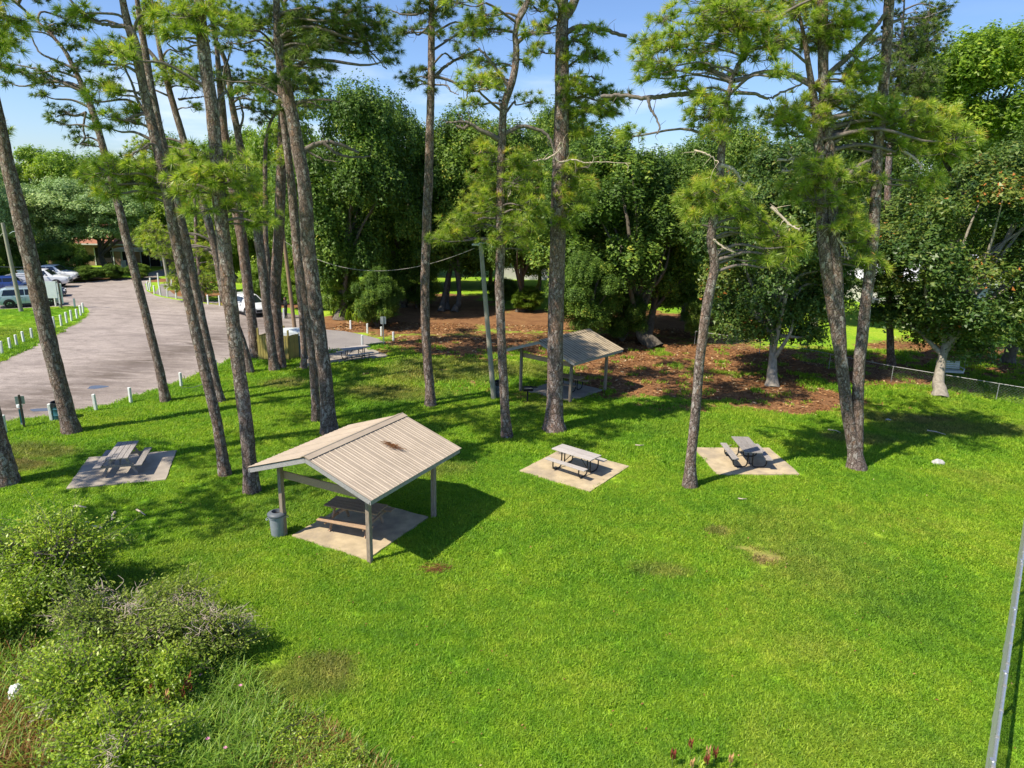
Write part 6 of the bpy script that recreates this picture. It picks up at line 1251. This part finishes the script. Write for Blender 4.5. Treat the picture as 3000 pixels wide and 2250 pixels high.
# ================================================================ the lower left bank: bushes, long grass, reeds
def leafy_bush(label, loc, rad, h, ntw, leaf, mat, seed, twigmat='limb', nl=62, name='bush', dead=0, wide=1.0, upright=.6):
    """many twigs fanning out from a few stems, each clothed in small leaves"""
    r = np.random.default_rng(seed); root = empty(name, (loc[0], loc[1], 0), 0, label, 'bush'); tw = []; C = []; N_ = []; TN = []
    nst = 9; st = []
    for k in range(nst):
        a = 6.283 * k / nst + r.uniform(-.3, .3); e = np.array([math.cos(a) * rad * .5 * r.uniform(.4, 1), math.sin(a) * rad * .5 * r.uniform(.4, 1) * wide, h * r.uniform(.45, .7)]); P = spline([(r.normal(0, .08), r.normal(0, .08), -.05), e * [.4, .4, .5] + r.normal(0, .06, 3), e], 8); st.append(P); tw.append(tube_np(P, np.linspace(.035, .016, 8), 5))
    nh = 26; HD = unit(r.normal(size=(nh, 3)) + [0, 0, .25]); HD[:, 2] = np.abs(HD[:, 2]); HF = r.uniform(.62, 1.22, nh)
    for k in range(ntw):
        P0 = st[r.integers(nst)]; s = P0[r.integers(2, 8)]; hk = r.integers(nh); u = unit(HD[hk] + r.normal(0, .23, 3)); u[2] = abs(u[2]); end = np.array([u[0] * rad, u[1] * rad * wide, h * (.28 + .72 * u[2] ** .8)]) * r.uniform(.55, 1.06) * HF[hk]; end = end * (1 + .16 * math.sin(u[0] * 7 + seed) * math.sin(u[1] * 6))
        end[2] = max(end[2], .12); m_ = (s + end) / 2 + r.normal(0, .07, 3) * rad - np.array([0, 0, .02]); P = spline([s, m_, end + np.array([0, 0, .06 * upright])], 7); tw.append(tube_np(P, np.linspace(.010, .003, 7), 3))
        q = spline(P, nl)[nl // 3:]; q = q + r.normal(0, leaf * 2.0, q.shape); C.append(q); b = np.clip(.52 + .1 * math.sin(hk * 2.1) + r.normal(0, .08), 0, 1); TN.append(np.clip(b + r.normal(0, .13, len(q)), 0, 1)); N_.append(unit(r.normal(0, .7, q.shape) + [0, 0, .7]))
    C = np.concatenate(C); nrm = np.concatenate(N_); tn = np.concatenate(TN); n = len(C); t = unit(np.cross(nrm, r.normal(size=(n, 3)))); b = np.cross(nrm, t); s = leaf * r.uniform(.6, 1.3, n); T = t * s[:, None]; B = b * (s * .42)[:, None]
    V = np.concatenate([C - T, C + B, C + T, C - B]); i = np.arange(n); o = link('foliage', np_mesh('foliage', V, np.stack([i, i + n, i + 2 * n, i + 3 * n], 1), {'tint': np.tile(tn, 4)}), MAT[mat], root); o['kind'] = 'stuff'
    V, F = join_tubes(tw); link('stems', np_mesh('stems', V, F, smooth=True), MAT[twigmat], root)
    if dead:
        dl = []
        for k in range(dead):
            u = unit(r.normal(size=3)); u[2] = abs(u[2]) * .6 + .3; u = unit(u); cc = np.array([u[0] * rad * .8, u[1] * rad * .8 * wide, h * (.30 + .66 * u[2])]); ax = unit(np.array([u[0], u[1], .2 + r.uniform(-.2, .5)]))
            for j in range(46):
                s0 = cc - ax * r.uniform(0, .75) + r.normal(0, .10, 3); d = unit(ax * .6 + r.normal(0, .75, 3) + [0, 0, .15]); L = r.uniform(.12, .42); e = s0 + d * L - np.array([0, 0, .10 * L]); dl.append(tube_np(spline([s0, (s0 + e) / 2 + r.normal(0, .05, 3), e + r.normal(0, .03, 3)], 6), np.linspace(.009, .004, 6), 3))
        V, F = join_tubes(dl); o = link('dead_twigs', np_mesh('dead_twigs', V, F), MAT['dead'], root); o['kind'] = 'stuff'
    return root
BUSH = [('tall bright green bush at the left edge below the left picnic pad', (-11.55, 15.6), 1.75, 2.75, 775, .048, 'shrubleaf', 61, 0, 1.0),
        ('low bright bush at the left edge under the tall bush', (-11.9, 13.9), 1.0, 1.25, 375, .044, 'shrubleaf', 62, 0, 1.0),
        ('tangled dull bush full of grey dead twigs at lower left', (-8.6, 13.35), 1.9, 1.75, 700, .042, 'greyshrub', 63, 11, .8),
        ('sprawling dull bush with grey twigs nearest the open lawn', (-6.75, 13.35), 1.35, 1.35, 500, .040, 'greyshrub', 64, 8, .8),
        ('rounded bright bush beside the water at lower left', (-8.5, 11.75), 1.2, 1.45, 575, .042, 'shrubleaf', 65, 1, 1.0),
        ('bright bush at the bottom edge of the picture left of the long grass', (-6.95, 10.35), 1.35, 1.05, 575, .040, 'shrubleaf', 66, 1, 1.0),
        ('narrow vine covered bush before the long grass', (-6.9, 12.2), .8, 1.1, 325, .040, 'shrubleaf', 67, 1, 1.0),
        ('small dull bush between the two grey twig bushes', (-7.7, 14.35), 1.0, 1.2, 325, .042, 'greyshrub', 68, 3, 1.0),
        ('low leafy weed patch with brown stems at the bottom edge', (-4.3, 11.0), 1.0, .30, 240, .030, 'shrubleaf', 69, 0, .8),
        ('small leafy weed patch at the bottom edge near the lawn', (-3.1, 10.25), .8, .24, 160, .028, 'shrubleaf', 70, 0, .8),
        ('thin grey bush behind the tall bush at the left edge', (-13.6, 16.2), 1.2, 1.7, 375, .044, 'greyshrub', 71, 2, 1.0)]
for lab, loc, rad, h, ntw, lf, mt, sd, dd, wd in BUSH: leafy_bush(lab, loc, rad, h, ntw, lf, mt, sd, dead=dd, wide=wd)

def blades_field(name, pts, h, wd, tint, mat, seed, lean=(.25, .9)):
    r = np.random.default_rng(seed); n = len(pts); a = r.uniform(0, 6.283, n); H = h * r.uniform(.5, 1.15, n); ln = H * r.uniform(*lean, n); d = np.stack([np.cos(a), np.sin(a), np.zeros(n)], 1); s = np.stack([-np.sin(a), np.cos(a), np.zeros(n)], 1); Vs = []; tt = np.linspace(0, 1, 5)
    for k, t in enumerate(tt):
        P = pts + d * (ln * t ** 1.8)[:, None]; P[:, 2] += H * (t - .32 * t ** 3); w = wd * (1.0, 1, .8, .5, .04)[k]; Vs += [P - s * w, P + s * w]
    V = np.concatenate(Vs); i = np.arange(n); F = np.concatenate([np.stack([i + 2 * k * n, i + (2 * k + 1) * n, i + (2 * k + 3) * n, i + (2 * k + 2) * n], 1) for k in range(4)])
    return tag(link(name, np_mesh(name, V, F, {'tint': np.tile(tint, 10)}), MAT[mat]), kind='stuff')
def field(poly, n, seed):
    P = np.array(QP(poly)); r = np.random.default_rng(seed); x = r.uniform(P[:, 0].min(), P[:, 0].max(), n * 3); y = r.uniform(P[:, 1].min(), P[:, 1].max(), n * 3); k = in_poly(x, y, P); return np.stack([x[k], y[k], np.zeros(k.sum())], 1)[:n]
p = field([(250, 1480), (420, 1400), (520, 1450), (620, 1560), (560, 1690), (240, 1690)], 5200, 1); blades_field('long_grass', p, .62, .010, np.clip(rng.normal(.62, .16, len(p)), .3, .95), 'reed', 1)
p = field([(430, 1390), (540, 1480), (760, 1600), (880, 1690), (480, 1690), (470, 1520)], 5200, 2); blades_field('weedy_grass', p, .34, .009, np.clip(rng.normal(.5, .28, len(p)), 0, .95), 'reed', 2)
p = field([(-80, 1330), (60, 1350), (90, 1480), (60, 1560), (130, 1690), (-120, 1690)], 3600, 3); p = p[rng.uniform(0, 1, len(p)) > .45 * in_poly(p[:, 0], p[:, 1], POND)]; blades_field('marsh_reeds', p, .75, .011, np.clip(rng.normal(.5, .3, len(p)), 0, .95), 'reed', 3)
p = field([(-60, 1540), (110, 1545), (250, 1500), (250, 1570), (120, 1690), (-60, 1690)], 2600, 4); blades_field('dead_reeds', p, .6, .010, np.clip(rng.normal(.10, .10, len(p)), 0, .3), 'reed', 4)
p = field([(690, 1560), (760, 1600), (800, 1690), (620, 1690), (560, 1640), (640, 1570)], 900, 5); blades_field('brown_weeds', p, .28, .009, np.clip(rng.normal(.08, .1, len(p)), 0, .3), 'reed', 5)

def spike_plant(name, label, loc, specs, seed, lh=.55):
    """strap-leaved plant with upright seed heads or coloured leaves"""
    root = blade_clump(name, label, loc, 26, lh, .022, MAT['shrubleaf'], seed, .28, 'plant', (.15, .7)); r = np.random.default_rng(seed)
    for dx, dy, h, w, mt in specs:
        m = MB(); m.tube([(dx, dy, 0), (dx, dy, h * .7)], .008, 5); o = m.build('flower_stem', MAT['shrubstem'], root)
        m = MB()
        for k in range(9):
            a = k * 2.4; z = h * (.55 + .05 * k); l = w * r.uniform(.8, 1.3); d = Vector((math.cos(a), math.sin(a), 0)); s = Vector((-math.sin(a), math.cos(a), 0)) * w * .28; p0 = Vector((dx, dy, z)); m.add([p0, p0 + d * l * .5 + s + Vector((0, 0, l * .8)), p0 + d * l * .6 + Vector((0, 0, l * 1.7)), p0 + d * l * .5 - s + Vector((0, 0, l * .8))], [(0, 1, 2, 3)])
        m.build('flower_head', MAT[mt], root)
    return root
MAT['shrubstem'] = simple('green_stem', (.10, .16, .03), .7, 0, .2, 10, rnd=0)
g = G(1505, 1668); spike_plant('canna_plant', 'canna plant with dark red and tan leaves at the bottom picture edge', tuple(g), [(-.45, .06, .34, .09, 'red_leaf'), (-.05, .34, .36, .07, 'red_leaf'), (.34, .12, .34, .08, 'red_leaf'), (.16, 0, .30, .08, 'red_leaf'), (.20, .10, .40, .07, 'tan_leaf'), (-.12, -.05, .26, .07, 'tan_leaf'), (.62, .05, .28, .07, 'tan_leaf')], 81, .36)
g = G(350, 1560); spike_plant('canna_plant', 'weedy plant with dried brown seed heads in the long grass', tuple(g), [(.42, .35, .75, .11, 'red_leaf'), (-.22, .12, .70, .10, 'red_leaf'), (.12, .05, .62, .09, 'tan_leaf'), (.36, .22, .62, .08, 'red_leaf')], 82)
for i, (a, b) in enumerate(((522, 1517), (320, 1641), (452, 1635), (490, 1655), (437, 1494))):
    g = G(a, b); root = empty('pink_flower', (g[0], g[1], 0), 0, ('small pink flower highest in the weeds by the lawn', 'small pink flower low in the long grass at the bottom left', 'small pink flower left of the pair at the bottom edge', 'small pink flower at the very bottom edge of the weeds', 'small pink flower among the grey twigs in the weeds')[i], 'flower', 'pink flowers in the weeds')
    MB().tube([(0, 0, 0), (.01, 0, .4)], .005, 4).build('stem', MAT['shrubstem'], root); m = MB()
    for k in range(6):
        t_ = k * 1.047; m.add([(.01, 0, .40), (.01 + .03 * math.cos(t_ - .4), .03 * math.sin(t_ - .4), .42), (.01 + .045 * math.cos(t_), .045 * math.sin(t_), .42), (.01 + .03 * math.cos(t_ + .4), .03 * math.sin(t_ + .4), .42)], [(0, 1, 2, 3)])
    m.build('petals', MAT['pink'], root)
